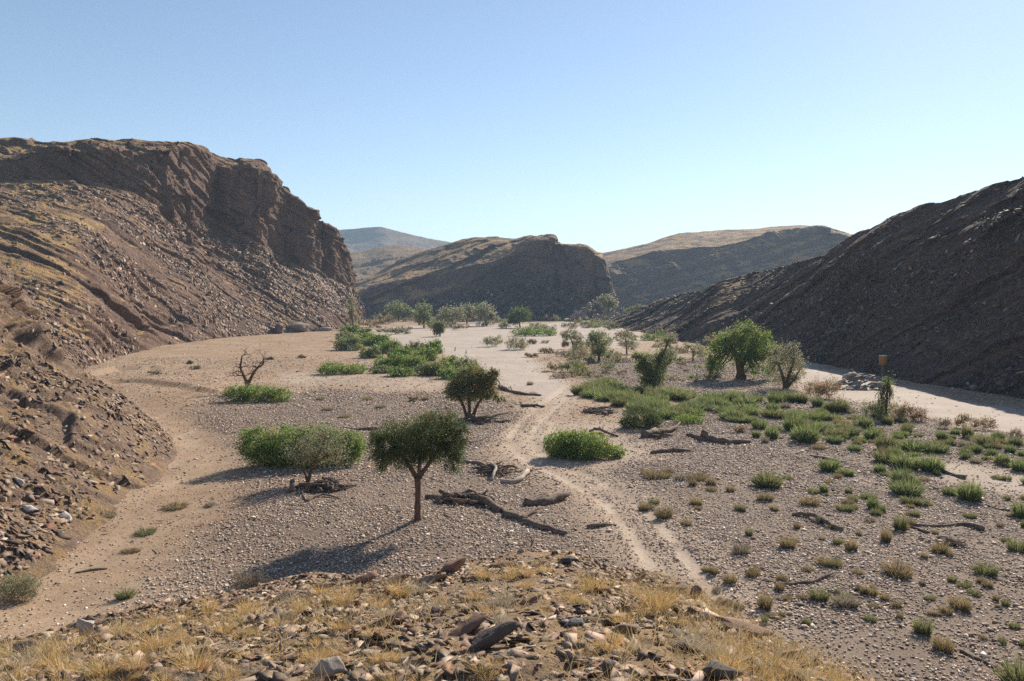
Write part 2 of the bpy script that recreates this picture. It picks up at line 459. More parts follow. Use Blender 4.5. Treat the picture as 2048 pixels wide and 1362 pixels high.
def loft(name, rows, nu, nvs, mat, layers, big, rough, seed, label, weights=None, sn=(0, 0, 1), blocks=(), bw=None):
    """rows: control lines from the foot over the crest to the back, each with as many points; nvs: strips per interval
    layers: [(thickness, amplitude)], big: [(size, amplitude)] -> displacement along the surface normal"""
    ti = spread(rows, nu)
    lines = [even_line(r, nu, ti) for r in rows]
    grid = []; wts = []
    weights = weights or [1.0] * len(rows)
    for i, n in enumerate(nvs):
        tt = np.linspace(0, 1, n, endpoint=(i == len(nvs) - 1))
        for q in tt:
            grid.append(lines[i] * (1 - q) + lines[i + 1] * q)
            wts.append(weights[i] * (1 - q) + weights[i + 1] * q)
    g = np.array(grid)
    wv = np.array(wts)[:, None] * np.ones((1, nu))
    for _ in range(2):                                        # round the breaks a little
        g[1:-1] = g[1:-1] * 0.5 + 0.25 * (g[:-2] + g[2:])
    nv = g.shape[0]
    du = np.gradient(g, axis=1); dv = np.gradient(g, axis=0)
    nrm = np.cross(du, dv)
    nrm /= np.linalg.norm(nrm, axis=-1, keepdims=True) + 1e-9
    if nrm[..., 2].mean() < 0: nrm = -nrm
    nrm[..., 2] *= 0.6
    p = g.reshape(-1, 3); n3 = nrm.reshape(-1, 3); w = wv.ravel()
    sn = np.array(sn, float); sn /= np.linalg.norm(sn)
    d = np.zeros(len(p))
    for k, (size, amp) in enumerate(big):
        q = p / size
        d += amp * fbm(q, 3, seed + 10 * k)
    warp = 0.7 * fbm(p / 30.0, 3, seed + 70) + 0.4 * fbm(p / 6.0, 2, seed + 75)
    for k, (th, amp) in enumerate(layers):
        s = (p @ sn + warp * (1.6 if th > 1.5 else 0.9)) / th
        lay = np.floor(s)
        rr = hash01(lay.astype(np.int64) + 5000, np.zeros(len(lay), np.int64), np.zeros(len(lay), np.int64), seed + 90 + k)
        brk = np.clip(0.5 + 1.4 * vnoise(p / (th * 6 + 4) + lay[:, None] * 3.1, seed + 120 + k), 0, 1)   # ledges that come and go
        d += amp * (rr - 0.4) * brk * 1.6
    bd = np.zeros(len(p))
    for k, (size, amp) in enumerate(blocks):
        bd += amp * block_noise(p, size, seed + 200 + 7 * k) * np.clip(0.65 + 1.0 * vnoise(p / (size * 4), seed + 180 + k), 0.1, 1.4)
    bd = bd.reshape(nv, nu)
    for _ in range(2):                                        # broken edges, not stair steps
        e_ = np.pad(bd, 1, mode='edge')
        bd = (e_[1:-1, 1:-1] * 2 + e_[:-2, 1:-1] + e_[2:, 1:-1] + e_[1:-1, :-2] + e_[1:-1, 2:]) / 6
    if bw is not None:
        bwv = np.concatenate([np.linspace(bw[i], bw[i + 1], n, endpoint=(i == len(nvs) - 1)) for i, n in enumerate(nvs)])
        bd = bd * bwv[:, None]
    d += bd.ravel()
    d += rough * fbm(p / 2.6, 3, seed + 150, 0.6)
    p = p + n3 * (d * w)[:, None]
    p = p.reshape(nv, nu, 3)
    idx = np.arange(nv * nu).reshape(nv, nu)
    q = np.stack([idx[:-1, :-1], idx[:-1, 1:], idx[1:, 1:], idx[1:, :-1]], -1).reshape(-1, 4)
    dz = np.cross(p[0, -1] - p[0, 0], p[nv // 2, nu // 2] - p[0, nu // 2])
    o = mesh_np(name, p.reshape(-1, 3), q, mat, False)
    o.data.update()
    setp(o, label, 'hill', kind='structure')
    SURF[label] = p
    return p

def A(lst): return [at(*q) for q in lst]
def off(row, d, z=None):
    out = []
    for q in row:
        v = np.array(q) + np.array(d, float)
        if z is not None: v[2] = z
        out.append(v)
    return out
def foot(lst, z=-1.0):
    out = []
    for q in lst:
        g = G(*q) if len(q) == 2 else np.array([at(*q)[0], q[2], 0.0])
        g = g.copy(); g[2] = z
        out.append(g)
    return out

# the big rocky hill with a cliff edge
COLS = np.array([0, 1, 2, 2.5, 3, 3.5, 4, 4.5, 4.9, 5.1, 5.45, 5.9, 6.12, 6.5, 6.85, 7.1, 7.8, 8.05, 8.5, 9])
def recol(r): return list(even_line(np.array(r, float), 0, COLS))
r0 = foot([(-420, 830), (-20, 770), (150, 744), (330, 692), (440, 677), (540, 668), (600, 665), (660, 661), (702, 655), (730, 649)])
r1 = A([(-420, 710, 90), (-20, 690, 110), (150, 680, 128), (325, 652, 196), (445, 644, 235), (552, 638, 262), (610, 636, 274), (664, 634, 291), (701, 630, 322), (730, 626, 357)])
r0, r1 = [recol(q) for q in (r0, r1)]
cx_ = [-420, 0, 160, 250, 325, 340, 385, 428, 450, 515, 527, 553, 572, 600, 628, 640, 668, 678, 696, 712]
ft_ = [385, 362, 358, 372, 402, 432, 440, 452, 470, 482, 490, 505, 515, 528, 540, 546, 562, 566, 575, 588]
fY_ = [190, 215, 228, 235, 243, 246, 262, 280, 281, 285, 287, 302, 309, 309, 312, 320, 325, 331, 342, 361]
r2 = A(list(zip(cx_, ft_, fY_)))
tp_ = [325, 308, 302, 298, 293, 288, 300, 318, 332, 337, 342, 370, 390, 408, 424, 440, 464, 486, 526, 568]
r3 = A([(x, y, Y + 2 + 2.0 * (k % 2)) for k, (x, y, Y) in enumerate(zip(cx_, tp_, fY_))])
r4 = A([(-420, 302, 222), (0, 286, 245), (180, 274, 255), (270, 273, 262), (340, 279, 266), (362, 282, 272), (395, 288, 282), (440, 311, 296), (470, 317, 298), (520, 325, 304), (534, 352, 306), (549, 376, 314), (569, 378, 320), (576, 408, 324), (622, 418, 330), (636, 442, 336), (668, 459, 342), (677, 484, 348), (694, 520, 356), (708, 562, 370)])
r5 = off(r4, (-45, 35, -2)); r6 = off(r5, (-130, 80, 0), -2)
rows = [r0, r1, r2, r3, r4, r5, r6]
for i, r in enumerate(rows):                                  # the hill turns away from the valley behind its last cliff
    e = np.array(r[-1])
    r.append(e + np.array([-40, 45, -6.0 if i in (3, 4, 5) else 0])); r.append(e + np.array([-160, 60, -12.0 if i in (3, 4, 5) else 0]))
LEFT = loft('hill', rows, 1200, [40, 300, 130, 50, 20, 10], M['rock_left'], [(6.0, 1.35), (2.4, 1.1), (1.1, 0.75), (0.5, 0.35)], [(34, 2.6), (11, 1.2)], 0.2, 100,
            'tall brown banded hill with a broken cliff edge beside the wash', [0.5, 0.9, 1.05, 1.1, 0.9, 1, 1], (0.35, 0.35, 0.87), [(12, 3.0), (5.5, 1.9), (2.4, 0.8)], [0.25, 0.5, 1.1, 1.2, 0.5, 0.5, 0.5])

# the dark slope across the river
cr = [(1195, 648, 372), (1300, 606, 350), (1380, 585, 285), (1440, 569, 234)]
for x_, y_ in ((1500, 551), (1530, 541), (1600, 521), (1660, 499), (1705, 476), (1770, 446), (1860, 411), (1950, 379), (2048, 349), (2300, 280), (2800, 150)):
    m_ = np.interp(x_, [1440, 1600, 1800], [1.0, 1.2, 1.25])       # how steep the face is from the river to its ridge
    cr.append((x_, y_, (CAMZ + 52.5 * m_) / (m_ * (x_ - CX) / FPX - (HORIZON - y_) / FPX)))
cr.append((4200, 0, 33))
ba = [(1185, 652), (1262, 664), (1330, 678), (1400, 691), (1460, 700), (1510, 707), (1560, 714), (1615, 724), (1660, 732), (1720, 745), (1800, 763), (1900, 780), (2048, 802), (2300, 852), (2800, 960), (4200, 1400)]
r0 = foot(ba, -1.2); r4 = A(cr)
def between(a, b, t, lift): return [p * (1 - t) + q * t + np.array([0, 0, lift * (q[2] - p[2])]) for p, q in zip(a, b)]
r1 = between(r0, r4, 0.33, 0.02); r2 = between(r0, r4, 0.7, 0.06)
r5 = off(r4, (35, 15, -5)); r6 = off(r5, (150, 40, 0), -2)
rows = [r0, r1, r2, r4, r5, r6]
for r in rows:
    e = np.array(r[0]); r.insert(0, e + np.array([25, 50, -e[2] * 0.6]))
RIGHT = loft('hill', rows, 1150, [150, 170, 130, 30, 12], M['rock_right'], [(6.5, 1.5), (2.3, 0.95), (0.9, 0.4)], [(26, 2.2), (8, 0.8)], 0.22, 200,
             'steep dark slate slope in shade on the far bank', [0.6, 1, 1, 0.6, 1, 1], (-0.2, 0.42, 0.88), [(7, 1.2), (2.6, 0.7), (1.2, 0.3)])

# the shaded cliff at the bend
xs_ = [560, 640, 720, 820, 900, 980, 1040, 1070, 1100, 1112, 1140, 1168, 1190, 1206, 1228]
r0 = foot([(x, 0, 440) for x in xs_], -2)
r1 = A([(560, 632, 476), (640, 615, 474), (720, 588, 470), (820, 560, 467), (900, 540, 463), (980, 522, 459), (1040, 501, 457), (1070, 482, 449), (1102, 478, 447), (1111, 490, 455), (1140, 496, 454), (1167, 499, 448), (1186, 512, 450), (1200, 520, 448), (1224, 588, 446)])
r2 = A([(560, 600, 575), (640, 585, 565), (720, 562, 555), (800, 522, 545), (880, 493, 535), (955, 478, 527), (1035, 479, 508), (1066, 474, 490), (1103, 470, 474), (1110, 485, 476), (1140, 490, 474), (1166, 491, 470), (1188, 504, 468), (1200, 509, 465), (1226, 582, 452)])
r3 = off(r2, (0, 90, -14)); r4 = off(r3, (0, 160, 0), -3)
rows = [r0, between(r0, r1, 0.5, 0.02), r1, r2, r3, r4]
for r in rows:
    e = np.array(r[-1]); r.append(e + np.array([-6, 40, 0])); r.append(e + np.array([-30, 140, -e[2] * 0.8]))
MID = loft('hill', rows, 760, [90, 90, 80, 16, 8], M['rock_mid'], [(9, 3.0), (3.6, 1.6)], [(45, 4.0), (16, 2.0)], 0.4, 300,
           'dark shaded cliff closing the valley at the river bend', [0.6, 1.2, 0.9, 0.6, 1, 1], (-0.42, 0.1, 0.9), [(22, 5.0), (9, 2.6), (4, 1.0)])

# rounded hill behind it
r0 = foot([(x, 0, 640) for x in (1090, 1190, 1280, 1370, 1440, 1510, 1570, 1630, 1710, 1850, 2050)], -2)
r1 = A([(1090, 580, 665), (1190, 532, 672), (1280, 508, 682), (1370, 495, 695), (1440, 487, 703), (1510, 471, 714), (1560, 460, 722), (1625, 455, 722), (1700, 473, 708), (1850, 520, 690), (2050, 560, 690)])
r2 = A([(1090, 545, 790), (1200, 509, 790), (1290, 487, 795), (1370, 466, 800), (1450, 462, 805), (1540, 455, 805), (1598, 449, 800), (1650, 456, 790), (1712, 471, 780), (1850, 505, 770), (2050, 550, 770)])
rows = [r0, between(r0, r1, 0.5, -0.02), r1, r2, off(r2, (0, 120, -20)), off(r2, (0, 320, 0), -3)]
loft('hill', rows, 620, [50, 50, 70, 12, 6], M['rock_mid'], [(9, 2.6), (3.5, 1.2)], [(70, 10.0), (26, 5.0)], 0.8, 400,
     'rounded hill with sunlit tan top and shaded blue flank', [0.6, 1.1, 1.0, 0.35, 1, 1], (-0.3, 0.2, 0.93), [(16, 2.2), (6, 1.0)])

# tan ridge further up the valley
r0 = foot([(x, 0, 590) for x in (500, 600, 660, 720, 780, 840, 900, 980, 1080)], -2)
r2 = A([(500, 545, 900), (600, 522, 900), (660, 512, 900), (720, 500, 900), (780, 489, 890), (835, 494, 880), (900, 515, 870), (980, 540, 860), (1080, 560, 850)])
rows = [r0, between(r0, r2, 0.5, -0.04), r2, off(r2, (0, 120, -16)), off(r2, (0, 300, 0), -3)]
loft('hill', rows, 420, [60, 70, 14, 6], M['rock_far'], [(8, 2.2), (3, 0.9)], [(50, 4.5), (18, 2.2)], 0.8, 500,
     'low tan ridge between the cliff and the blue mountain', [0.6, 1.1, 0.5, 1, 1], (-0.25, 0.2, 0.93), [(14, 2.4), (6, 1.0)])

# blue mountain on the skyline
r0 = foot([(x, 0, 1750) for x in (380, 520, 600, 690, 740, 800, 860, 930, 1030, 1200)], -3)
r2 = A([(380, 520, 2150), (520, 488, 2150), (610, 474, 2150), (690, 458, 2150), (755, 452, 2150), (800, 462, 2140), (860, 475, 2130), (925, 488, 2120), (1030, 520, 2100), (1200, 570, 2100)])
rows = [r0, between(r0, r2, 0.45, -0.06), r2, off(r2, (0, 400, -60)), off(r2, (0, 900, 0), -4)]
loft('mountain', rows, 320, [70, 80, 16, 6], M['rock_far'], [(30, 6.0), (10, 3.0)], [(190, 26.0), (60, 11.0)], 2.0, 600,
     'distant flat topped mountain fading blue in the haze', [0.4, 1.0, 0.35, 1, 1], (-0.25, 0.2, 0.93))

# near spur of rusty scree
r0 = foot([(-340, 1330), (-100, 1212), (100, 1128), (262, 1012), (334, 928), (338, 872), (275, 817), (205, 773), (150, 742), (60, 728)], -0.5)
r1 = A([(-500, 1280, 20), (-250, 1160, 26.5), (-30, 1045, 34), (120, 922, 42.5), (195, 842, 51), (215, 792, 63), (185, 762, 77), (160, 737, 93), (120, 722, 112), (40, 712, 128)])
r2 = A([(-800, 1050, 22), (-450, 960, 28.5), (-250, 850, 36), (-80, 745, 45.5), (20, 692, 55), (75, 682, 67.5), (92, 684, 82), (100, 690, 98), (95, 696, 117), (20, 690, 133)])
r3 = A([(-1300, 760, 24), (-800, 700, 30), (-520, 600, 40), (-300, 525, 50), (-130, 505, 61), (-40, 528, 73), (-5, 560, 87), (40, 618, 102), (60, 662, 121), (0, 660, 137)])
r4 = off(r3, (-16, 6, 0.5)); r5 = off(r3, (-60, 14, 0), -2)
rows = [r0, r1, r2, r3, r4, r5]
for r in rows:
    e = np.array(r[0]); r.insert(0, e + np.array([-25, -22, 0]))
SPUR = loft('hill', rows, 720, [130, 130, 110, 16, 10], M['rock_spur'], [(2.6, 1.0), (1.0, 0.75), (0.45, 0.35)], [(14, 1.0), (5, 0.5)], 0.12, 700,
            'near rusty scree slope beside the dirt wash', [0.5, 1, 1.2, 1, 1, 1], (0.45, 0.30, 0.84), [(4.5, 1.5), (1.9, 0.85), (0.8, 0.35)], [0.1, 0.45, 1.2, 1.0, 0.5, 0.5])

# the stony knoll under the camera
cres = [(-700, 1420, 6.2), (-300, 1335, 6.8), (0, 1285, 7.4), (220, 1238, 8.0), (450, 1196, 8.6), (640, 1160, 9.0), (800, 1150, 9.1), (930, 1126, 9.4), (1050, 1114, 9.6), (1150, 1116, 9.5), (1230, 1148, 8.8), (1330, 1160, 8.5), (1410, 1196, 7.8), (1480, 1248, 7.0), (1580, 1305, 6.2), (1700, 1358, 5.6), (1950, 1470, 4.8), (2500, 1700, 3.6)]
c0 = A(cres)
c1 = [np.array([q[0] * 0.42, 3.0, CAMZ - 1.62 + 0.02 * q[0]]) for q in c0]
c2 = [np.array([q[0] * 0.9, -1.0, CAMZ - 1.65]) for q in c0]
c3 = [np.array([q[0] * 1.6, -10.0, CAMZ - 1.9]) for q in c0]
c4 = [np.array([q[0] * 3.2, -34.0, -0.5]) for q in c0]
cm1 = [np.array([q[0] * 1.12, q[1] + 2.6, q[2] - 2.6]) for q in c0]
cm2 = [np.array([q[0] * 1.4, q[1] + 8.0, -0.6]) for q in c0]
for r, s in ((cm2, 1), (cm1, 1), (c0, 1), (c1, 1), (c2, 1), (c3, 1), (c4, 1)):
    a_, b_ = np.array(r[0]), np.array(r[-1])
    r.insert(0, np.array([a_[0] - 14, a_[1] - 2, -0.6])); r.append(np.array([b_[0] + 14, b_[1] - 2, -0.6]))
KNOLL = loft('hill', [cm2, cm1, c0, c1, c2, c3, c4], 620, [30, 60, 330, 40, 20, 12], M['hill_front'], [(0.5, 0.10), (0.17, 0.05)], [(2.2, 0.17), (0.7, 0.08)], 0.035, 800,
             'stony knoll with straw grass in the foreground', [1, 1, 1, 1, 1, 1, 1], (0.35, -0.3, 0.88), [(0.9, 0.14), (0.35, 0.06)])

# ------------------------------------------------------------------ loose stones
def hulls(n, npts, flat, seed, power=2.0):
    r = np.random.default_rng(seed)
    out = []
    for _ in range(n):
        bm = bmesh.new()
        v = r.normal(size=(npts, 3))
        v /= (np.abs(v) ** power).sum(1, keepdims=True) ** (1 / power)
        v *= r.uniform(0.75, 1.0, (npts, 1))
        v[:, 2] *= flat
        v[:, 1] *= r.uniform(0.55, 1.0)
        for q in v: bm.verts.new(q)
        res = bmesh.ops.convex_hull(bm, input=bm.verts)
        bmesh.ops.delete(bm, geom=[e for e in bm.verts if not e.link_faces], context='VERTS')
        bmesh.ops.triangulate(bm, faces=bm.faces)
        bm.verts.index_update()
        out.append((np.array([x.co[:] for x in bm.verts]), np.array([[x.index for x in f.verts] for f in bm.faces])))
        bm.free()
    return out

COBBLE = hulls(12, 11, 0.40, 1)
SLAB = hulls(16, 8, 0.24, 2, 5.0)
CHUNK = hulls(12, 12, 0.62, 3, 4.0)
SHALE = hulls(18, 8, 0.15, 4, 6.0)
PALETTE = {
    'shale': ([(0.25, 0.185, 0.145), (0.34, 0.26, 0.205), (0.44, 0.35, 0.28), (0.16, 0.115, 0.09), (0.55, 0.46, 0.38), (0.28, 0.16, 0.105)], [.27, .26, .16, .16, .05, .12]),
    'litter': ([(0.12, 0.08, 0.055), (0.20, 0.145, 0.105), (0.33, 0.26, 0.20)], [.5, .35, .15]),
    'river': ([(0.31, 0.245, 0.21), (0.40, 0.315, 0.255), (0.50, 0.415, 0.34), (0.62, 0.55, 0.49), (0.18, 0.14, 0.12), (0.36, 0.24, 0.175)], [.24, .26, .22, .12, .10, .06]),
    'scree': ([(0.22, 0.165, 0.135), (0.29, 0.215, 0.165), (0.37, 0.29, 0.235), (0.47, 0.40, 0.35), (0.12, 0.085, 0.07), (0.23, 0.13, 0.09)], [.32, .26, .14, .025, .13, .13]),
    'rusty': ([(0.26, 0.185, 0.15), (0.36, 0.27, 0.21), (0.48, 0.40, 0.34), (0.60, 0.53, 0.47), (0.14, 0.095, 0.075), (0.27, 0.14, 0.09)], [.25, .24, .18, .08, .11, .14]),
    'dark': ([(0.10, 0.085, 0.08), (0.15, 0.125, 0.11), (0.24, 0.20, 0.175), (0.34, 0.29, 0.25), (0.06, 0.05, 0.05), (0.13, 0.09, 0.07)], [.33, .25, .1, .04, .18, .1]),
}
def palette(kind, n, r):
    c, w = PALETTE[kind]
    w = np.array(w) / sum(w)
    col = np.array(c)[r.choice(len(c), n, p=w)]
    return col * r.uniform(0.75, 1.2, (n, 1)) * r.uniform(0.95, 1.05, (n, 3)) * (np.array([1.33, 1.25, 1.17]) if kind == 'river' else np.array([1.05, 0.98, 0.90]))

def frames(nrm, tilt, r):
    """random yaw about each normal, normal shaken by tilt"""
    n = nrm + r.normal(size=nrm.shape) * tilt
    n /= np.linalg.norm(n, axis=1, keepdims=True)
    t = r.normal(size=nrm.shape)
    t -= n * (t * n).sum(1, keepdims=True)
    t /= np.linalg.norm(t, axis=1, keepdims=True)
    return np.stack([t, np.cross(n, t), n], -1)

def scatter(name, label, shapes, P, nrm, size, tilt, pal, seed, sink=0.25):
    r = np.random.default_rng(seed)
    n = len(P)
    F = frames(nrm, tilt, r)
    col = palette(pal, n, r)
    which = r.integers(0, len(shapes), n)
    V, T, C = [], [], []
    base = 0
    for k, (v, f) in enumerate(shapes):
        s = np.where(which == k)[0]
        if not len(s): continue
        sz = size[s][:, None] if size.ndim == 1 else size[s]
        loc = v[None] * sz[:, None, :] if sz.shape[1] == 3 else v[None] * sz[:, :, None]
        w = np.einsum('nij,nkj->nki', F[s], loc) + (P[s] - nrm[s] * 0)[:, None, :]
        V.append(w.reshape(-1, 3))
        T.append((f[None] + base + (np.arange(len(s)) * len(v))[:, None, None]).reshape(-1, 3))
        C.append(np.repeat(col[s], len(v), 0))
        base += len(s) * len(v)
    o = mesh_np(name, np.concatenate(V), np.concatenate(T), M['stone'], False, {'tint': np.concatenate(C)})
    return setp(o, label, 'stones', kind='stuff')

def surf_points(S, n, r, v0, v1, keep=None, u0=0.0, u1=1.0):
    nv, nu = S.shape[:2]
    i = r.integers(int(v0 * (nv - 2)), max(int(v0 * (nv - 2)) + 1, int(v1 * (nv - 2))), n)
    j = r.integers(int(u0 * (nu - 2)), int(u1 * (nu - 2)), n)
    a, b, c = S[i, j], S[i, j + 1], S[i + 1, j]
    f1, f2 = r.random((n, 1)), r.random((n, 1))
    P = a + (b - a) * f1 + (c - a) * f2
    # the slope of a wider patch, so that slabs lie along the hillside
    i2, j2 = np.minimum(i + 6, nv - 1), np.minimum(j + 6, nu - 1)
    nn = np.cross(S[i, j2] - a, S[i2, j] - a)
    nn /= np.linalg.norm(nn, axis=1, keepdims=True) + 1e-9
    nn *= np.sign(nn[:, 2:3] + 1e-9)
    if keep is not None:
        k = keep(P); P, nn = P[k], nn[k]
    return P, nn

# cobbles on the valley floor
Ps, Ss = [], []
for (y0, y1, dens, s0, s1, sd_) in ((19, 45, 150, 0.03, 0.10, 1), (45, 78, 75, 0.045, 0.13, 2), (78, 150, 24, 0.07, 0.18, 3), (150, 300, 0.9, 0.12, 0.26, 4)):
    r = np.random.default_rng(sd_)
    hw = 0.67 * y1 + 4
    n = int((y1 - y0) * 2 * hw * dens)
    y = r.uniform(y0, y1, n); x = r.uniform(-hw, hw, n)
    ok = (np.abs(x) < 0.67 * y + 4) & (x > -0.5 * y - 14) & (x < 62)
    x, y = x[ok], y[ok]
    sa, pe, tr_, wa = masks(x, y)
    clump = 0.55 + 0.75 * vnoise(P2(x, y) / 3.0, 301) + 0.4 * vnoise(P2(x, y) / 11.0, 302)
    prob = pe * np.clip(clump + 0.1, 0.22, 1) + 0.08 + 0.07 * (1 - sa)
    prob = prob * (1 - 0.93 * np.maximum(sa, np.maximum(tr_, wa * 0.6)))
    ok = r.random(len(x)) < prob
    x, y = x[ok], y[ok]
    s = s0 + (s1 - s0) * r.random(len(x)) ** 2.2
    big_ = r.random(len(x)) < 0.02
    s = np.where(big_, s * 1.9, s)
    Ps.append(np.stack([x, y, floor_h(x, y) + s * 0.22], -1)); Ss.append(s)
Ps = np.concatenate(Ps); Ss = np.concatenate(Ss)
up = np.tile([0, 0, 1.0], (len(Ps), 1))
scatter('cobbles', 'grey and tan cobbles strewn over the valley floor', COBBLE, Ps, up, Ss, 0.18, 'river', 50)

r = np.random.default_rng(60)
def sz(n, lo, hi, pw): return lo + (hi - lo) * r.random(n) ** pw
P, nn = surf_points(LEFT, 150000, r, 0.0, 0.60, lambda p: (r.random(len(p)) < np.clip(0.40 + 0.9 * fbm(p / 18, 2, 5) + 0.8 * vnoise(np.stack([(p @ np.array([0.35, 0.35, 0.87])) / 3.0, p[:, 0] / 30, p[:, 0] * 0], -1), 8), 0.04, 1)))
scatter('scree', 'grey slabs of scree on the tall banded hill', SLAB, P, nn, sz(len(P), 0.13, 0.95, 4.2), 0.22, 'scree', 61)
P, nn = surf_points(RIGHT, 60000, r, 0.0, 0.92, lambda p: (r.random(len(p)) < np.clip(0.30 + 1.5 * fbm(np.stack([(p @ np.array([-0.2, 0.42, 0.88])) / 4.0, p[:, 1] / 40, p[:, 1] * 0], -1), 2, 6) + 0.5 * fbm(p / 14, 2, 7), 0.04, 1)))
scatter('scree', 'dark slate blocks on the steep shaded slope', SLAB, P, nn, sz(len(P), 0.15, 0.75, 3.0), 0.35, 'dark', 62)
P, nn = surf_points(SPUR, 100000, r, 0.0, 0.88, lambda p: (p[:, 2] > 0.1) & (r.random(len(p)) < np.clip(0.5 + 0.9 * fbm(p / 6, 2, 7), 0.1, 1)))
scatter('scree', 'rusty and grey slabs of scree on the near slope', SHALE, P, nn, sz(len(P), 0.03, 0.42, 4.2), 0.26, 'scree', 63)
P, nn = surf_points(KNOLL, 230000, r, 0.12, 0.88, lambda p: (p[:, 1] > 2.5) & (p[:, 2] > 3) & (r.random(len(p)) < np.clip(0.5 + 0.8 * fbm(p / 1.3, 2, 8), 0.12, 1)))
scatter('rubble', 'broken slate chips covering the foreground knoll', SHALE, P, nn, sz(len(P), 0.007, 0.075, 3.6), 0.30, 'shale', 64)
P, nn = surf_points(MID, 9000, r, 0.0, 0.35)
scatter('scree', 'fallen rocks at the foot of the shaded cliff', CHUNK, P, nn, sz(len(P), 0.3, 1.6, 3), 0.3, 'dark', 65)

# twigs and flood litter
r = np.random.default_rng(66)
y = r.uniform(22, 130, 9000); x = r.uniform(-0.6, 0.68, 9000) * y
sa, pe, tr_, wa = masks(x, y)
ok = (r.random(len(x)) < np.clip(0.25 + 1.4 * fbm(P2(x, y) / 6.0, 3, 71), 0.02, 1) * (1 - 0.85 * sa) * (1 - tr_)) & (x > -0.5 * y - 8)
x, y = x[ok], y[ok]
ln = 0.10 + 0.45 * r.random(len(x)) ** 2.5
scatter('twigs', 'thin dry twigs and flood litter on the valley floor', hulls(6, 8, 0.9, 9), np.stack([x, y, floor_h(x, y) + 0.02], -1), np.tile([0, 0, 1.0], (len(x), 1)),
        np.stack([ln, ln * 0.06, ln * 0.06], -1), 0.06, 'litter', 67)

# ------------------------------------------------------------------ plants
def local(o, co_origin): o.location = co_origin

def leaves(blobs, n, L, rel, r, up_bias=0.0, spread_=0.17, clump_n=26, shell=0.45, droop=0.0):
    """leaf-sized faces in clumps through ellipsoid blobs [(centre, radii)] -> co, faces, tint"""
    w = np.array([rr[0] * rr[2] for _, rr in blobs]); w = w / w.sum()
    cen, rad = [], []
    for (c, rr), q in zip(blobs, w):
        k = max(5, int(n * q / clump_n))
        d = r.normal(size=(k, 3)); d /= np.linalg.norm(d, axis=1, keepdims=True)
        u = shell + (1 - shell) * r.random((k, 1)) ** 0.6
        cen.append(np.array(c) + d * u * np.array(rr)); rad.append(np.tile(np.array(rr), (k, 1)))
    cen, rad = np.concatenate(cen), np.concatenate(rad)
    nc = len(cen)
    ctint = r.uniform(0.65, 1.3, (nc, 1)) * np.array([1, 1, 1.0]) * (1 + r.normal(size=(nc, 3)) * np.array([0.10, 0.03, 0.08]))
    dry_ = r.random((nc, 1)) < 0.13                         # some clumps yellowed or half dead
    ctint = np.where(dry_, ctint * np.array([1.45, 1.05, 0.95]), ctint)
    csz = r.uniform(0.5, 1.5, (nc, 1))
    k = r.integers(0, nc, n)
    P = cen[k] + r.normal(size=(n, 3)) * np.minimum(rad[k], rad[k].mean(1, keepdims=True)) * spread_ * csz[k]
    P[:, 2] -= droop * np.abs(r.normal(size=n)) * L
    a = r.normal(size=(n, 3)); a[:, 2] = a[:, 2] * (1 - 0.3 * (up_bias > 0)) + up_bias * 2.0; a /= np.linalg.norm(a, axis=1, keepdims=True)
    b = r.normal(size=(n, 3)); b -= a * (a * b).sum(1, keepdims=True); b /= np.linalg.norm(b, axis=1, keepdims=True)
    l = L * r.uniform(0.6, 1.4, (n, 1))
    v = np.stack([P, P + a * l * 0.5 + b * l * rel * 0.5, P + a * l, P + a * l * 0.5 - b * l * rel * 0.5], 1)
    t = ctint[k] * r.uniform(0.75, 1.25, (n, 1))
    return v.reshape(-1, 3), np.arange(n * 4).reshape(-1, 4), np.repeat(t, 4, 0), cen

def tube(chains, sides=7, r=None, wob=0.22):
    """chains: [[(point, radius), ...], ...] -> co, faces (quads)"""
    V, F = [], []
    base = 0
    for ch in chains:
        pts = np.array([c[0] for c in ch], float); rad = np.array([c[1] for c in ch], float)
        k = len(pts)
        n = max(3, (k - 1) * 3 + 1)
        ti = np.linspace(0, k - 1, n)
        p = even_line(pts, n, ti) if k > 2 else pts[0] + (pts[1] - pts[0]) * np.linspace(0, 1, n)[:, None]
        ra = np.interp(ti, np.arange(k), rad)
        if r is not None:
            p = p + r.normal(size=p.shape) * ra[:, None] * wob
            ra = ra * r.uniform(0.85, 1.15, n)
        tg = np.gradient(p, axis=0); tg /= np.linalg.norm(tg, axis=1, keepdims=True) + 1e-9
        ref = np.array([0.31, 0.17, 0.93]) if abs(tg[:, 2]).mean() < 0.8 else np.array([0.95, 0.2, 0.1])
        x = np.cross(tg, ref); x /= np.linalg.norm(x, axis=1, keepdims=True) + 1e-9
        y = np.cross(tg, x)
        an = np.arange(sides) * 2 * math.pi / sides
        ring = p[:, None, :] + (x[:, None, :] * np.cos(an)[None, :, None] + y[:, None, :] * np.sin(an)[None, :, None]) * ra[:, None, None]
        V.append(ring.reshape(-1, 3))
        idx = base + np.arange(n * sides).reshape(n, sides)
        nx = np.roll(idx, -1, axis=1)
        F.append(np.stack([idx[:-1], nx[:-1], nx[1:], idx[1:]], -1).reshape(-1, 4))
        V.append(p[[0, -1]])
        c0_, c1_ = base + n * sides, base + n * sides + 1
        F.append(np.stack([nx[0], idx[0], np.full(sides, c0_), np.full(sides, c0_)], -1))
        F.append(np.stack([idx[-1], nx[-1], np.full(sides, c1_), np.full(sides, c1_)], -1))
        base += n * sides + 2
    return np.concatenate(V), np.concatenate(F)

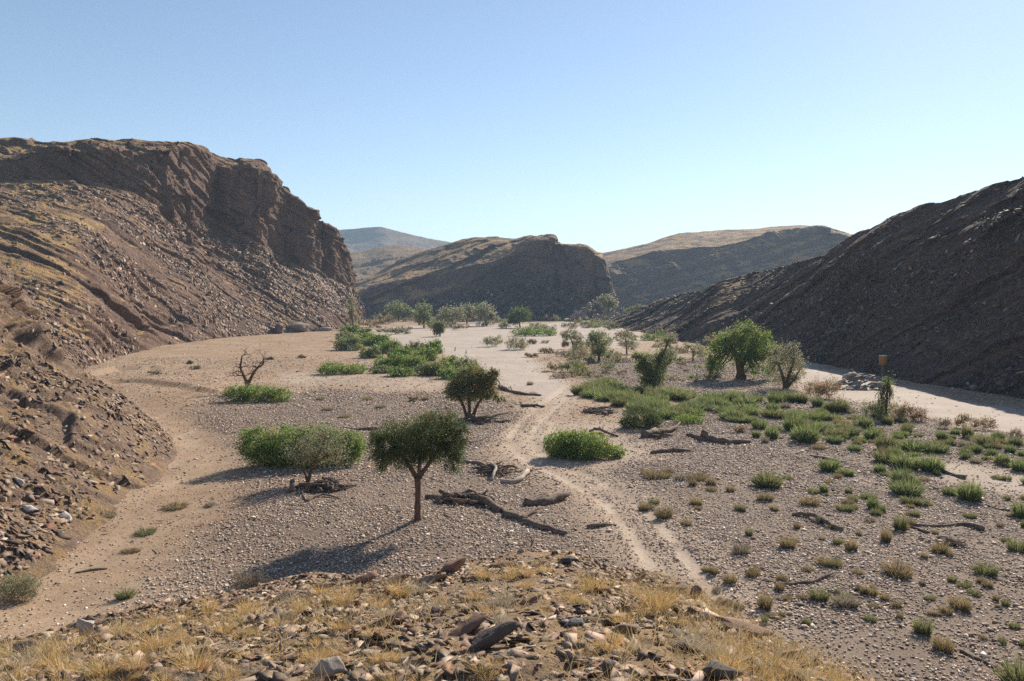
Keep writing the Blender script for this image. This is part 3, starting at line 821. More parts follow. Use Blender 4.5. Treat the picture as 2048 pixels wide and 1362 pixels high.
def tube_obj(name, chains, mat, origin, sides=7, r=None, wob=0.22):
    """tubes as one mesh; the caps are split into triangles"""
    V, F = tube(chains, sides, r, wob)
    V = V - np.array(origin)
    tri = np.concatenate([F[:, [0, 1, 2]], F[F[:, 2] != F[:, 3]][:, [0, 2, 3]]])
    o = mesh_np(name, V, tri, mat, True)
    o.location = origin
    return o

PX = {}                                         # where things stand in the photo, for telling repeats apart
GREENS = {'acacia': (0.110, 0.145, 0.048), 'bright': (0.220, 0.305, 0.080), 'olive': (0.215, 0.220, 0.095), 'grey': (0.280, 0.285, 0.170),
          'feather': (0.220, 0.255, 0.110), 'brown': (0.28, 0.215, 0.125), 'tussock': (0.235, 0.275, 0.105), 'dry': (0.30, 0.23, 0.12), 'ash': (0.29, 0.245, 0.18),
          'straw': (0.78, 0.56, 0.26), 'straw_grey': (0.58, 0.50, 0.37)}

def floor_pt(x, y):
    g = G(x, y)
    for _ in range(3):
        h = float(floor_h(np.array([g[0]]), np.array([g[1]]))[0])
        d = ray(x, y)
        g = np.array([0, 0, CAMZ]) + d * ((CAMZ - h) / -d[2])
    return g

def blobs_at(base, bl, r, deep=0.85, jit=0.35):
    Y = base[1]; out = []
    for (bx, by, rx, ry) in bl:
        k = Y / FPX
        out.append((at(bx, by, Y + r.uniform(-jit, jit) * rx * k) - base, (rx * k, rx * k * deep, ry * k)))
    return out

def tree(name, label, bx, by, bl, stems, n, leaf_px, green, group=None, seed=0, rel=0.5, spread_=0.17, shell=0.4, twigs=40, droop=0, base=None, cat='tree', clump_n=26):
    r = np.random.default_rng(1000 + seed)
    base = floor_pt(bx, by) if base is None else base
    Y = base[1]; k = Y / FPX
    root = empty(name, base)
    setp(root, label, cat, group)
    B = blobs_at(base, bl, r)
    co, f, t, cen = leaves(B, n, leaf_px * k, rel, r, 0, spread_, clump_n, shell, droop)
    keep = (co.reshape(-1, 4, 3)[:, 0, 2] > 0.05)
    fk = f[keep]
    cr = mesh_np('crown', co, fk, M['leaf'], False, {'tint': t * np.array(GREENS[green])})
    cr.parent = root
    chains = []
    tips = []
    for st in stems:
        yo = 0
        ch = []
        for i, (sx, sy, sr) in enumerate(st):
            yo += r.uniform(-0.3, 0.3) * sr * 4 * k if i else 0
            ch.append((at(sx, sy, Y + yo) - base, sr * k))
        ch[0] = (ch[0][0] - np.array([0, 0, 0.15 if st is stems[0] else 0]), ch[0][1])
        chains.append(ch); tips.append((ch[-1][0], ch[-1][1])); tips.append(ch[max(1, len(ch) - 2)])
    for q in range(min(twigs, len(cen))):
        c = cen[r.integers(0, len(cen))]
        j = int(np.argmin([np.linalg.norm(c - tp[0]) + r.uniform(0, 0.4) for tp in tips]))
        s0 = tips[j]
        midp = (s0[0] + c) / 2 + r.normal(size=3) * np.linalg.norm(c - s0[0]) * 0.12
        chains.append([(s0[0], s0[1] * 0.5), (midp, s0[1] * 0.32), (c, s0[1] * 0.12)])
    tr_ = tube_obj('trunk', chains, M['bark'], (0, 0, 0), 7, r, 0.07)
    tr_.parent = root
    PX[label] = (bx, by)
    return root

def shrub(name, label, bx, by, bl, n, leaf_px, green, group=None, seed=0, upright=0.0, rel=0.45, spread_=0.2, shell=0.25, base=None, cat='shrub', ground_z=-0.1):
    r = np.random.default_rng(2000 + seed)
    base = floor_pt(bx, by) if base is None else base
    k = base[1] / FPX
    B = blobs_at(base, bl, r, 0.8, 0.3)
    co, f, t, _ = leaves(B, n, leaf_px * k, rel, r, upright, spread_, 22, shell)
    z0 = co.reshape(-1, 4, 3)[:, :, 2].min(1)
    o = mesh_np(name, co, f[z0 > ground_z], M['leaf'], False, {'tint': t * np.array(GREENS[green])})
    o.location = base
    setp(o, label, cat, group)
    PX[label] = (bx, by)
    return o

# the trees one can tell apart
tree('acacia_tree', 'dark umbrella crowned acacia with one bare trunk casting a long shadow on the cobbles', 836, 1040,
     [(885, 846, 44, 30), (800, 862, 52, 26), (768, 890, 34, 36), (840, 888, 62, 40), (905, 882, 30, 38), (850, 860, 62, 34), (760, 912, 22, 26), (908, 914, 22, 30), (805, 905, 44, 28), (868, 895, 40, 28), (925, 868, 16, 22), (748, 868, 16, 24)],
     [[(836, 1041, 8), (835, 1025, 6.6), (836, 990, 6.2), (836, 955, 6.6)], [(836, 960, 5.5), (815, 925, 4.5), (790, 895, 3), (770, 875, 2)], [(836, 958, 5), (862, 920, 4.2), (885, 885, 3), (897, 855, 2)], [(838, 955, 4), (840, 905, 3), (848, 860, 2)], [(815, 925, 3), (800, 900, 2.5), (805, 865, 1.5)]],
     62000, 2.7, 'acacia', seed=1, spread_=0.15, shell=0.3, twigs=240, droop=2.0, clump_n=90)
tree('leafy_tree', 'small round crowned tree with several stems beyond the umbrella acacia', 940, 838,
     [(945, 754, 38, 26), (912, 778, 24, 24), (972, 772, 28, 26), (942, 782, 46, 22), (1000, 796, 14, 8), (985, 752, 14, 16)],
     [[(936, 840, 4), (927, 812, 3), (913, 785, 2), (905, 768, 1.4)], [(940, 840, 4), (938, 805, 3), (944, 765, 2)], [(942, 840, 4), (957, 806, 3), (975, 785, 2), (985, 765, 1.2)]],
     20000, 3.6, 'olive', seed=2, spread_=0.14, shell=0.3, twigs=80, clump_n=40)
tree('thin_tree', 'thin grey green tree rising out of a heap of dead branches', 616, 968,
     [(645, 876, 46, 28), (602, 905, 36, 26), (672, 905, 34, 28), (632, 905, 36, 26)],
     [[(614, 970, 4), (621, 945, 3.4), (634, 915, 2.8), (652, 880, 2)], [(616, 968, 3), (608, 940, 2.4), (595, 905, 1.5)], [(626, 930, 2.4), (655, 910, 2), (680, 900, 1.2)]],
     8000, 2.8, 'grey', seed=3, spread_=0.2, shell=0.25, twigs=110, clump_n=14)
tree('camel_thorn_tree', 'broad spreading green tree with a thick dark trunk, largest by the dark slope', 1482, 758,
     [(1490, 662, 30, 24), (1455, 684, 34, 26), (1520, 690, 32, 32), (1488, 700, 46, 34), (1432, 712, 22, 34), (1420, 730, 12, 24), (1536, 722, 16, 30), (1500, 735, 22, 14)],
     [[(1482, 760, 11), (1481, 745, 8), (1478, 722, 7), (1462, 695, 5), (1452, 675, 3)], [(1481, 735, 6), (1497, 705, 5), (1512, 680, 3)], [(1480, 720, 5), (1488, 690, 4), (1490, 660, 2)]],
     19000, 3.4, 'bright', seed=4, spread_=0.15, shell=0.3, twigs=70, droop=1.2, clump_n=40)
tree('thorn_tree', 'grey green loose tree leaning at the side of the broad spreading tree', 1570, 778,
     [(1568, 712, 34, 26), (1553, 740, 32, 26), (1590, 735, 24, 28), (1586, 690, 13, 9), (1574, 760, 28, 12)],
     [[(1570, 780, 4), (1566, 755, 3), (1556, 725, 2), (1548, 705, 1.2)], [(1571, 780, 4), (1578, 750, 3), (1590, 715, 2), (1586, 690, 1)], [(1573, 778, 3), (1590, 755, 2), (1602, 735, 1)]],
     9000, 2.6, 'grey', seed=5, spread_=0.19, shell=0.25, twigs=80, clump_n=18)
tree('tamarisk_tree', 'bushy feathery tamarisk with a dark foot above the patch of green bushes', 1305, 781,
     [(1305, 735, 32, 32), (1328, 715, 18, 22), (1286, 728, 18, 22), (1305, 760, 28, 20), (1338, 682, 9, 16), (1272, 712, 10, 10)],
     [[(1303, 782, 5), (1300, 750, 3), (1290, 720, 2)], [(1307, 782, 5), (1312, 745, 3), (1328, 705, 2), (1338, 680, 1)]],
     12000, 3.2, 'feather', seed=6, spread_=0.17, shell=0.25, twigs=60, clump_n=30)
tree('river_tree', 'upright grey green tree with a visible stem standing where pale sand meets cobbles', 1198, 723,
     [(1198, 684, 26, 22), (1200, 704, 22, 14), (1188, 672, 14, 12)], [[(1198, 724, 3), (1197, 705, 2.2), (1192, 680, 1.5)], [(1198, 712, 2), (1208, 690, 1.4)]],
     5500, 2.6, 'feather', seed=7, spread_=0.2, shell=0.25, twigs=30)
tree('river_tree', 'small two lobed tree left of the upright grey green tree on the sand', 1148, 702,
     [(1138, 668, 17, 13), (1156, 682, 13, 16)], [[(1148, 703, 2.2), (1146, 690, 1.6), (1138, 670, 1)], [(1149, 700, 2), (1156, 684, 1)]], 3200, 2.4, 'grey', seed=8, twigs=20)
tree('river_tree', 'slender airy tree right of the upright grey green tree on the sand', 1254, 708,
     [(1252, 678, 17, 18), (1264, 690, 14, 12)], [[(1254, 709, 1.8), (1252, 690, 1.4), (1250, 672, 1)]], 2400, 2.2, 'grey', seed=9, twigs=20)
tree('river_tree', 'thin open tree between the bushy tamarisk and the dark slope foot', 1386, 722,
     [(1384, 696, 22, 15), (1400, 704, 14, 12)], [[(1386, 723, 1.8), (1386, 705, 1.4), (1378, 692, 1)], [(1387, 712, 1.4), (1400, 700, 1)]], 2000, 2.2, 'grey', seed=10, twigs=24)
FAR = 'trees along the river bend below the shaded cliff'
for i, (bx, by, bl, gr, lab) in enumerate([
    (797, 642, [(794, 618, 23, 15), (818, 626, 14, 12)], 'feather', 'dense green tree at the bend, nearest to the cliff edge of the banded hill'),
    (848, 656, [(845, 622, 19, 17), (850, 640, 17, 14)], 'feather', 'pale green tree at the bend with a tall two storey crown'),
    (906, 652, [(905, 628, 28, 15), (888, 634, 14, 10)], 'grey', 'wide grey green tree at the bend with dark gaps under its crown'),
    (934, 648, [(936, 624, 18, 14)], 'grey', 'small grey tree wedged between two wider trees at the bend'),
    (972, 652, [(968, 624, 24, 17), (985, 634, 14, 10)], 'grey', 'tall grey tree at the bend, nearest to the dark round tree'),
    (880, 673, [(877, 656, 12, 13)], 'olive', 'little rounded tree standing alone on the pale sand before the bend'),
    (1040, 656, [(1038, 630, 25, 16), (1028, 642, 14, 8)], 'acacia', 'dark round crowned tree at the bend below the steepest cliff'),
    (1218, 626, [(1214, 602, 17, 13), (1224, 610, 12, 10)], 'grey', 'grey tree growing on the pale rock mound'),
    (1272, 640, [(1272, 622, 22, 11)], 'feather', 'low green tree behind the pale rock mound'),
    (1326, 628, [(1326, 613, 17, 7)], 'feather', 'flat topped tree peeping over the foot of the dark slope')]):
    base = None
    if i >= 7: base = np.array([at(bx, by, 400 if i == 7 else 380)[0], 400 if i == 7 else 380, 3.2 if i == 7 else 0.0])
    tree('bend_tree', lab, bx, by, bl, [[(bx, by, 1.6), (bx - 1, by - 14, 1.3), (bl[0][0], bl[0][1], 0.7)], [(bx, by - 10, 1.1), (bl[-1][0], bl[-1][1], 0.6)]],
         2600, 3.0, gr, FAR, 20 + i, 0.6, 0.2, 0.3, 14, base=base)
tree('cliff_tree', 'tall narrow grey green tree standing against the foot of the banded cliff', 706, 660,
     [(702, 612, 11, 22), (706, 636, 11, 18)], [[(707, 660, 1.6), (705, 635, 1.3), (702, 605, 0.7)]], 1800, 2.6, 'grey', seed=40, twigs=16)

# the dead tree
r = np.random.default_rng(77)
base = floor_pt(495, 785)
root = empty('dead_tree', base); setp(root, 'bare dead tree forking above a low green mound', 'dead tree')
k = base[1] / FPX
dead = [[(495, 786, 4.5), (494, 768, 4), (488, 752, 3), (481, 735, 2.3), (484, 712, 1.4)], [(496, 770, 3.6), (506, 748, 2.8), (516, 735, 2.2), (527, 727, 1.6), (526, 712, 0.8)]]
chains = []
def grow(p, d, ln, rad, depth):
    q = p + d * ln
    mid_ = (p + q) / 2 + r.normal(size=3) * ln * 0.10
    chains.append([(p, rad), (mid_, rad * 0.8), (q, rad * 0.55)])
    if depth:
        for _ in range(r.integers(2, 4)):
            nd = d + r.normal(size=3) * 0.75; nd[2] = nd[2] * 0.7 - 0.05; nd /= np.linalg.norm(nd)
            grow(q, nd, ln * r.uniform(0.55, 0.85), rad * 0.55, depth - 1)
for ch in dead:
    pts = [(at(x_, y_, base[1] + r.uniform(-.3, .3)) - base, rr * k) for x_, y_, rr in ch]
    chains.append(pts)
    for (pp, rr) in pts[2:]:
        for _ in range(3):
            d = r.normal(size=3); d[2] = abs(d[2]) * 0.4; d /= np.linalg.norm(d)
            grow(pp, d, r.uniform(0.45, 0.9), rr * 0.55, 3)
o = tube_obj('trunk', chains, M['bark'], (0, 0, 0), 5); o.parent = root

# bright and dark shrubs
shrub('salvadora_shrub', 'long bright green shrub behind the thin grey green tree', 600, 930,
      [(515, 888, 40, 34), (575, 886, 46, 34), (640, 882, 48, 34), (700, 890, 34, 30), (545, 908, 54, 24), (620, 910, 66, 24), (600, 920, 95, 14), (690, 908, 36, 20)], 34000, 4.4, 'bright', seed=1, spread_=0.14, shell=0.45)
shrub('salvadora_shrub', 'flat green mound shrub around the foot of the bare dead tree', 515, 803,
      [(478, 788, 30, 17), (516, 786, 40, 18), (556, 790, 28, 14)], 9000, 3.4, 'bright', seed=2, spread_=0.15, shell=0.4)
shrub('salvadora_shrub', 'low green shrub alone on the pale sand spit', 685, 748, [(665, 738, 30, 13), (705, 738, 28, 12)], 5000, 3.2, 'bright', seed=3, spread_=0.16)
shrub('salvadora_shrub', 'bright green leafy mound at the inside of the track bend', 1165, 915,
      [(1128, 887, 42, 26), (1172, 888, 48, 25), (1218, 904, 32, 14), (1150, 902, 56, 14)], 20000, 4.0, 'bright', seed=4, spread_=0.13, shell=0.5)
shrub('salvadora_shrub', 'dark green dome shaped shrub in front of the patch of feathery bushes', 1284, 856,
      [(1284, 834, 40, 24), (1262, 846, 22, 14), (1306, 844, 20, 14)], 9000, 3.0, 'acacia', seed=5, spread_=0.15, shell=0.5)
shrub('salvadora_shrub', 'low green shrub right of the dark dome shaped shrub', 1376, 846, [(1376, 840, 30, 12)], 2600, 3.0, 'bright', seed=6)
CH = 'green bushes in a belt along the left bank of the sandy river'
belt = [(697, 700, 26, 16), (727, 690, 28, 16), (757, 692, 26, 15), (740, 716, 22, 14), (776, 706, 26, 15), (802, 716, 24, 15), (832, 702, 20, 12), (780, 736, 28, 16), (822, 736, 30, 16), (764, 746, 22, 10),
        (850, 722, 24, 17), (868, 708, 18, 18), (862, 750, 34, 16), (902, 738, 24, 16), (906, 757, 28, 14), (932, 744, 24, 17), (946, 754, 20, 14), (700, 668, 20, 12), (730, 670, 12, 8), (884, 748, 24, 16), (800, 752, 26, 12), (690, 682, 16, 12)]
special = {11: 'tall dark green bush with an upright tip in the belt beside the river sand', 18: 'small dark bush at the far end of the belt under the banded cliff', 0: 'leftmost bush of the belt, on tan earth below the cliff tree', 9: 'low bush at the near left end of the belt'}
for i, (cx_, by, rx, h) in enumerate(belt):
    h *= 1.55; rx *= 1.15
    lab = special.get(i, 'rounded green bush among others in the belt along the river sand')
    shrub('belt_bush', lab, cx_, by, [(cx_ - rx * 0.35, by - h * 0.45, rx * 0.6, h * 0.55), (cx_ + rx * 0.3, by - h * 0.5, rx * 0.62, h * 0.6), (cx_, by - h * 0.25, rx, h * 0.4)],
          int(rx * h * 4.6), 3.6, 'bright' if i % 3 else 'feather', CH, 50 + i, spread_=0.18, shell=0.35)
for i, (cx_, by, rx, h, gr, up_, lab) in enumerate([
    (1052, 672, 33, 20, 'bright', 0, 'wide green bush on the sand in front of the dark round tree'),
    (1092, 672, 24, 16, 'bright', 0, 'smaller green bush touching the wide green bush on the sand'),
    (984, 693, 24, 20, 'grey', 1, 'left clump of grey reedy bushes alone in the river sand'),
    (1035, 699, 26, 26, 'grey', 1, 'right clump of grey reedy bushes alone in the river sand'),
    (1066, 688, 12, 9, 'brown', 0, 'little brown bush right of the grey reedy clumps'),
    (1064, 714, 15, 8, 'brown', 0, 'low brown mound bush on the pale sand by the upright twigs'),
    (1092, 706, 18, 9, 'brown', 1, 'brown twiggy bush with one upright dead stick on the sand'),
    (1130, 698, 10, 20, 'brown', 1, 'pale dead looking bush left of the two lobed tree'),
    (1105, 742, 12, 14, 'ash', 1, 'pale twiggy bush at the edge of the sand beyond the dust'),
    (1132, 744, 18, 20, 'grey', 1, 'upright grey green bush, left one of a pair at the sand edge'),
    (1158, 748, 17, 22, 'feather', 1, 'upright green bush, right one of a pair at the sand edge'),
    (1165, 712, 16, 14, 'feather', 0, 'round bush between the two lobed tree and the upright tree'),
    (1228, 718, 20, 14, 'grey', 0, 'grey bush at the foot of the upright grey green tree'),
    (1300, 680, 24, 14, 'bright', 0, 'dark green bush on pale sand below the lit end of the slope'),
    (1338, 682, 18, 14, 'feather', 0, 'grey green bush beside the foot of the lit slope'),
    (1340, 722, 20, 26, 'grey', 0.3, 'tall pale bush just beyond the bushy tamarisk'),
    (1420, 690, 18, 18, 'grey', 0, 'bush half hidden at the left of the broad spreading tree'),
    (1645, 797, 38, 40, 'brown', 1, 'brown green upright bush between the leaning tree and the pale rocks'),
    (1748, 832, 28, 32, 'grey', 0.3, 'grey bush at the foot of the tall feathery sapling'),
    (1806, 840, 26, 36, 'brown', 0.5, 'brown green bush leaning right beside the tall feathery sapling'),
    (1834, 842, 20, 28, 'brown', 0.8, 'loose bush with arching twigs against the pale right hand sand'),
    (1888, 856, 16, 18, 'ash', 0.8, 'greyish twiggy bush at the near edge of the sandy channel'),
    (1924, 856, 14, 32, 'brown', 1, 'tall open twiggy bush at the near edge of the sandy channel'),
    (1966, 860, 28, 26, 'brown', 0.6, 'spreading twiggy bush at the near edge of the sandy channel'),
    (2030, 882, 20, 26, 'ash', 0.8, 'purplish grey bush at the frame edge beside the sandy channel'),
    (800, 668, 30, 14, 'grey', 0.3, 'wide grey bush in front of the trees at the bend'),
    (768, 664, 16, 9, 'brown', 0, 'low brown bush by the belt end near the bend'),
    (1090, 642, 32, 9, 'grey', 0, 'long low bushes under the shaded cliff, right of the dark round tree'),
    (1148, 640, 32, 9, 'grey', 0, 'long low bushes under the shaded cliff, nearest to the pale rock mound'),
    (1000, 645, 20, 9, 'grey', 0, 'low bush between the tall grey tree and the dark round tree'),
    (40, 1196, 42, 52, 'grey', 0, 'round grey bush in shade at the foot of the near scree'),
    (310, 749, 14, 10, 'grey', 0, 'grey green dome bush by the gully bank'),
    (392, 738, 13, 8, 'ash', 0, 'brown dome bush on tan earth, right of the dome bush by the gully'),
    (379, 728, 9, 6, 'grey', 0, 'tiny dark bush behind the brown dome bush'),
    (540, 719, 9, 5, 'ash', 0, 'flat brown bush behind the bare dead tree'),
    (603, 716, 9, 5, 'brown', 0, 'flat brown bush alone on the smooth tan earth'),
    (826, 802, 14, 8, 'dry', 0, 'yellowish small bush on cobbles behind the umbrella acacia'),
    (1480, 865, 16, 14, 'brown', 0, 'reddish brown bush behind the thick forked log'),
    (500, 1178, 40, 34, 'ash', 1, 'pale twiggy bush at the tip of the acacia shadow')]):
    shrub('river_bush', lab, cx_, by, [(cx_ - rx * 0.35, by - h * 0.5, rx * 0.6, h * 0.5), (cx_ + rx * 0.35, by - h * 0.45, rx * 0.6, h * 0.55), (cx_, by - h * 0.35, rx * 0.9, h * 0.4)],
          int(max(500, rx * h * (3.0 if up_ < 0.5 else 2.0))), 3.0 if up_ < 0.5 else 4.5, gr, None, 100 + i, up_, 0.45 if up_ < 0.5 else 0.22, 0.2, 0.2)
r = np.random.default_rng(84)
SCRUB = 'scattered scrub on the sand and cobbles of the far river bed'
n_ = 0
for _ in range(150):
    x, y = (r.uniform(1080, 1440), r.uniform(648, 765)) if r.random() < 0.62 else (r.uniform(740, 1240), r.uniform(640, 660))
    if y < 648 + max(0, x - 1250) * 0.13 and x > 1240: continue
    if x < 1180 and 690 < y < 800 and x < 1095 + (y - 690) * 0.3: continue
    w = r.uniform(7, 20) * np.interp(y, [640, 760], [0.9, 1.1]); h = w * r.uniform(0.45, 1.1)
    up_ = 1.0 if r.random() < 0.4 else 0.0
    shrub('scrub_bush', 'low grey green scrub bush scattered between sand and cobbles of the far river bed', x, y,
          [(x - w * 0.4, y - h * 0.4, w * 0.6, h * 0.45), (x + w * 0.35, y - h * 0.5, w * 0.6, h * 0.5), (x, y - h * 0.2, w, h * 0.25)],
          int(max(160, w * h * 2.4)), 3.0, ('grey', 'feather', 'brown', 'olive', 'ash', 'grey')[int(r.integers(0, 6))], SCRUB, 400 + n_, up_, 0.4, 0.24, 0.15)
    n_ += 1
tree('tamarisk_sapling', 'tall feathery sapling in front of the dark slope and the sandy channel', 1772, 836,
     [(1772, 800, 17, 30), (1778, 765, 14, 20), (1766, 820, 20, 16)], [[(1772, 838, 2.5), (1773, 805, 2), (1777, 765, 1.2), (1779, 742, 0.7)]], 1700, 3.4, 'tussock', seed=60, spread_=0.3, shell=0.15, twigs=60)

# tufts and tussocks: a few meshes, copied
def blades_mesh(n, seed, spread_r, lean, w, green, curve=0.25, tall=1.0, jit=0.25, dome=0.0):
    """blades one unit high, rooted in a disc"""
    r = np.random.default_rng(seed)
    a = r.uniform(0, 2 * math.pi, n); rr = spread_r * np.sqrt(r.random(n))
    b = np.stack([np.cos(a) * rr, np.sin(a) * rr, np.zeros(n)], -1)
    d = np.stack([np.cos(a), np.sin(a), np.zeros(n)], -1) * (lean * (0.25 + rr / spread_r))[:, None] + r.normal(size=(n, 3)) * jit
    d[:, 2] = 1
    d /= np.linalg.norm(d, axis=1, keepdims=True)
    ln = tall * r.uniform(0.45, 1.0, (n, 1)) * (1 - 0.45 * dome * (rr[:, None] / spread_r) ** 2)
    side = np.cross(d, r.normal(size=(n, 3))); side /= np.linalg.norm(side, axis=1, keepdims=True)
    sag = np.stack([np.cos(a), np.sin(a), np.full(n, -0.6)], -1) * curve * ln
    v = np.stack([b - side * w, b + side * w, b + d * ln * 0.55 + side * w * 0.8 + sag * 0.2, b + d * ln * 0.55 - side * w * 0.8 + sag * 0.2, b + d * ln + sag + side * w * 0.15, b + d * ln + sag - side * w * 0.15], 1)
    f0 = np.arange(n)[:, None] * 6
    f = np.concatenate([f0 + np.array([0, 1, 2, 3]), f0 + np.array([3, 2, 4, 5])])
    t = np.array(GREENS[green]) * r.uniform(0.6, 1.3, (n, 1)) * (1 + r.normal(size=(n, 3)) * 0.06)
    return v.reshape(-1, 3), f, np.repeat(t, 6, 0)

PROTO = {}
def proto(key, name, variants):
    PROTO[key] = []
    for (args, mat) in variants:
        co, f, t = blades_mesh(*args)
        o = mesh_np(name, co, f, M[mat], False, {'tint': t})
        PROTO[key].append([o, False])

proto('tussock', 'green_tussock', [((560, 31 + i, 0.70, 0.75, 0.024, g, 0.14, 1.0, 0.48, 0.8), 'leaf') for i, g in enumerate(('tussock', 'feather', 'olive', 'tussock'))])
proto('dry', 'dry_tussock', [((400, 41 + i, 0.70, 0.9, 0.018, g, 0.15, 1.0, 0.4, 1.0), 'leaf') for i, g in enumerate(('dry', 'brown', 'olive', 'ash', 'dry', 'olive'))])
proto('grass', 'grass_tuft', [((170, 51 + i, 0.16, 0.42, 0.006, g, 0.22, 1.0, 0.22), 'straw') for i, g in enumerate(('straw', 'straw', 'straw', 'straw_grey', 'straw'))])
r = np.random.default_rng(88)
def put(key, pt, w, h, label, cat, group, variant=None):
    v = PROTO[key][variant if variant is not None else int(r.integers(0, len(PROTO[key])))]
    o = v[0]
    if v[1]:
        o = v[0].copy(); COL.objects.link(o)
    v[1] = True
    o.location = pt
    asp = float(r.uniform(0.75, 1.3)); o.scale = (w * asp, w / asp, h)
    o.rotation_euler = (0, 0, float(r.uniform(0, 6.28)))
    for kk in ('label', 'category', 'group'):
        if kk in o: del o[kk]
    return setp(o, label, cat, group)

LAND = {'the bright green leafy mound': (1165, 895), 'the dark dome shaped shrub': (1284, 845), 'the thick forked log': (1450, 880), 'the white stone': (1660, 1084), 'the hollow arched log': (1630, 1040),
        'the tall feathery sapling': (1772, 838), 'the brown upright bush': (1645, 797), 'the twig heap on the cobbles': (1900, 1085), 'the leaning grey green tree': (1570, 778),
        'the bushy tamarisk': (1305, 781), 'the long thin stick on the cobbles': (1610, 1165), 'the half buried log among tussocks': (1910, 952), 'the thin crooked root': (2000, 1020), 'the stick at the lower right': (1960, 1325)}
ORD = ['nearest', 'second nearest', 'third nearest', 'fourth nearest']
def tell_apart(items, kind):
    """items [(x, y)] -> a label for each: how near it stands to something one can find, if nothing nearer of its kind confuses it"""
    pts = np.array([(x, y * 2.2) for x, y in items])
    labs = [None] * len(items)
    for rank in range(4):
        for ln, (lx, ly) in LAND.items():
            d = np.hypot(pts[:, 0] - lx, pts[:, 1] - ly * 2.2)
            q = np.argsort(d)
            if len(q) > rank and d[q[rank]] < 330 and labs[q[rank]] is None:
                labs[q[rank]] = f'{kind}, {ORD[rank]} to {ln}'
    return labs

TUSS = [(1543, 877, 34, 28), (1613, 884, 50, 34), (1588, 861, 44, 28), (1637, 866, 32, 24), (1519, 857, 32, 22), (1546, 836, 34, 22), (1628, 842, 36, 26), (1673, 878, 30, 20), (1730, 856, 34, 26), (1706, 874, 34, 24), (1745, 877, 40, 22), (1771, 899, 42, 30),
        (1774, 849, 24, 18), (1813, 867, 24, 22), (1828, 901, 46, 26), (1868, 904, 44, 24), (1709, 902, 22, 16), (1772, 924, 44, 20), (1812, 937, 46, 28), (1862, 942, 44, 28), (1660, 942, 38, 24), (1760, 944, 34, 14), (1805, 966, 44, 26), (1813, 989, 52, 26), (1938, 1000, 62, 42), (1830, 1008, 34, 14),
        (1535, 974, 46, 34), (1635, 813, 26, 20), (1654, 823, 26, 18), (1676, 824, 30, 24), (1577, 804, 32, 22), (1552, 806, 34, 24), (1603, 806, 26, 20), (1934, 875, 28, 22), (1970, 890, 36, 24), (1996, 878, 28, 20), (1930, 913, 26, 18), (2006, 928, 38, 22), (2040, 942, 34, 22), (2030, 891, 30, 20), (1884, 879, 22, 16), (2046, 1034, 44, 34),
        (1648, 985, 26, 18), (1746, 1018, 30, 24), (1545, 822, 30, 16), (1500, 830, 30, 18), (1900, 890, 20, 14), (1953, 905, 30, 18), (1985, 910, 26, 16), (2020, 905, 26, 18), (1690, 858, 22, 14), (1585, 835, 26, 18)]
for (x, y, w, h), lab in zip(TUSS, tell_apart([q[:2] for q in TUSS], 'feathery green tussock on the cobbles')):
    pt = floor_pt(x, y); k = pt[1] / FPX
    sx = r.uniform(0.7, 1.35)
    for _ in range(int(r.integers(0, 4))):
        p3 = pt + np.array([r.normal() * w * k * 0.75, r.normal() * w * k * 0.9, 0]); s3 = r.uniform(0.25, 0.7)
        p3[2] = float(floor_h(np.array([p3[0]]), np.array([p3[1]]))[0])
        put('tussock' if r.random() < 0.6 else 'dry', p3, w * k * 0.5 * s3 * r.uniform(0.8, 1.4), h * k * 1.5 * s3, 'small tussock crowded up against a larger green one on the cobble plain', 'tussock', 'small tussocks beside the larger green ones')
    put('tussock', pt, w * k * 0.50 * sx, h * k * 1.65 * r.uniform(0.8, 1.15), lab or 'one of the many feathery green tussocks spread over the cobble plain', 'tussock', 'green tussocks on the cobble plain')
for _ in range(75):
    x = r.uniform(1500, 2060); mid_ = np.interp(x, [1500, 1700, 1900, 2060], [815, 850, 885, 915])
    y = mid_ + r.normal() * 26
    if y < np.interp(x, [1500, 1700, 1850, 2060], [795, 815, 845, 885]): continue
    pt = floor_pt(x, y); k = pt[1] / FPX
    w = r.uniform(14, 34); v_ = r.random()
    put('tussock' if v_ < 0.5 else 'dry', pt, w * k * 0.48, w * k * r.uniform(0.45, 0.95), 'small tussock crowded up against a larger green one on the cobble plain', 'tussock', 'small tussocks beside the larger green ones')
PATCH = []
for i in range(70):
    x = r.uniform(1145, 1500); lo = 772 if x < 1260 else 790
    hi = np.interp(x, [1145, 1250, 1330, 1420, 1500], [800, 818, 838, 848, 846])
    PATCH.append((x, lo + (hi - lo) * r.random(), r.uniform(30, 46), r.uniform(18, 26)))
for (x, y, w, h) in PATCH:
    pt = floor_pt(x, y); k = pt[1] / FPX
    put('tussock', pt, w * k * 0.55, h * k * 1.3, 'feathery green bush in the thick patch left of the leaning tree', 'tussock', 'green bushes of the thick patch')
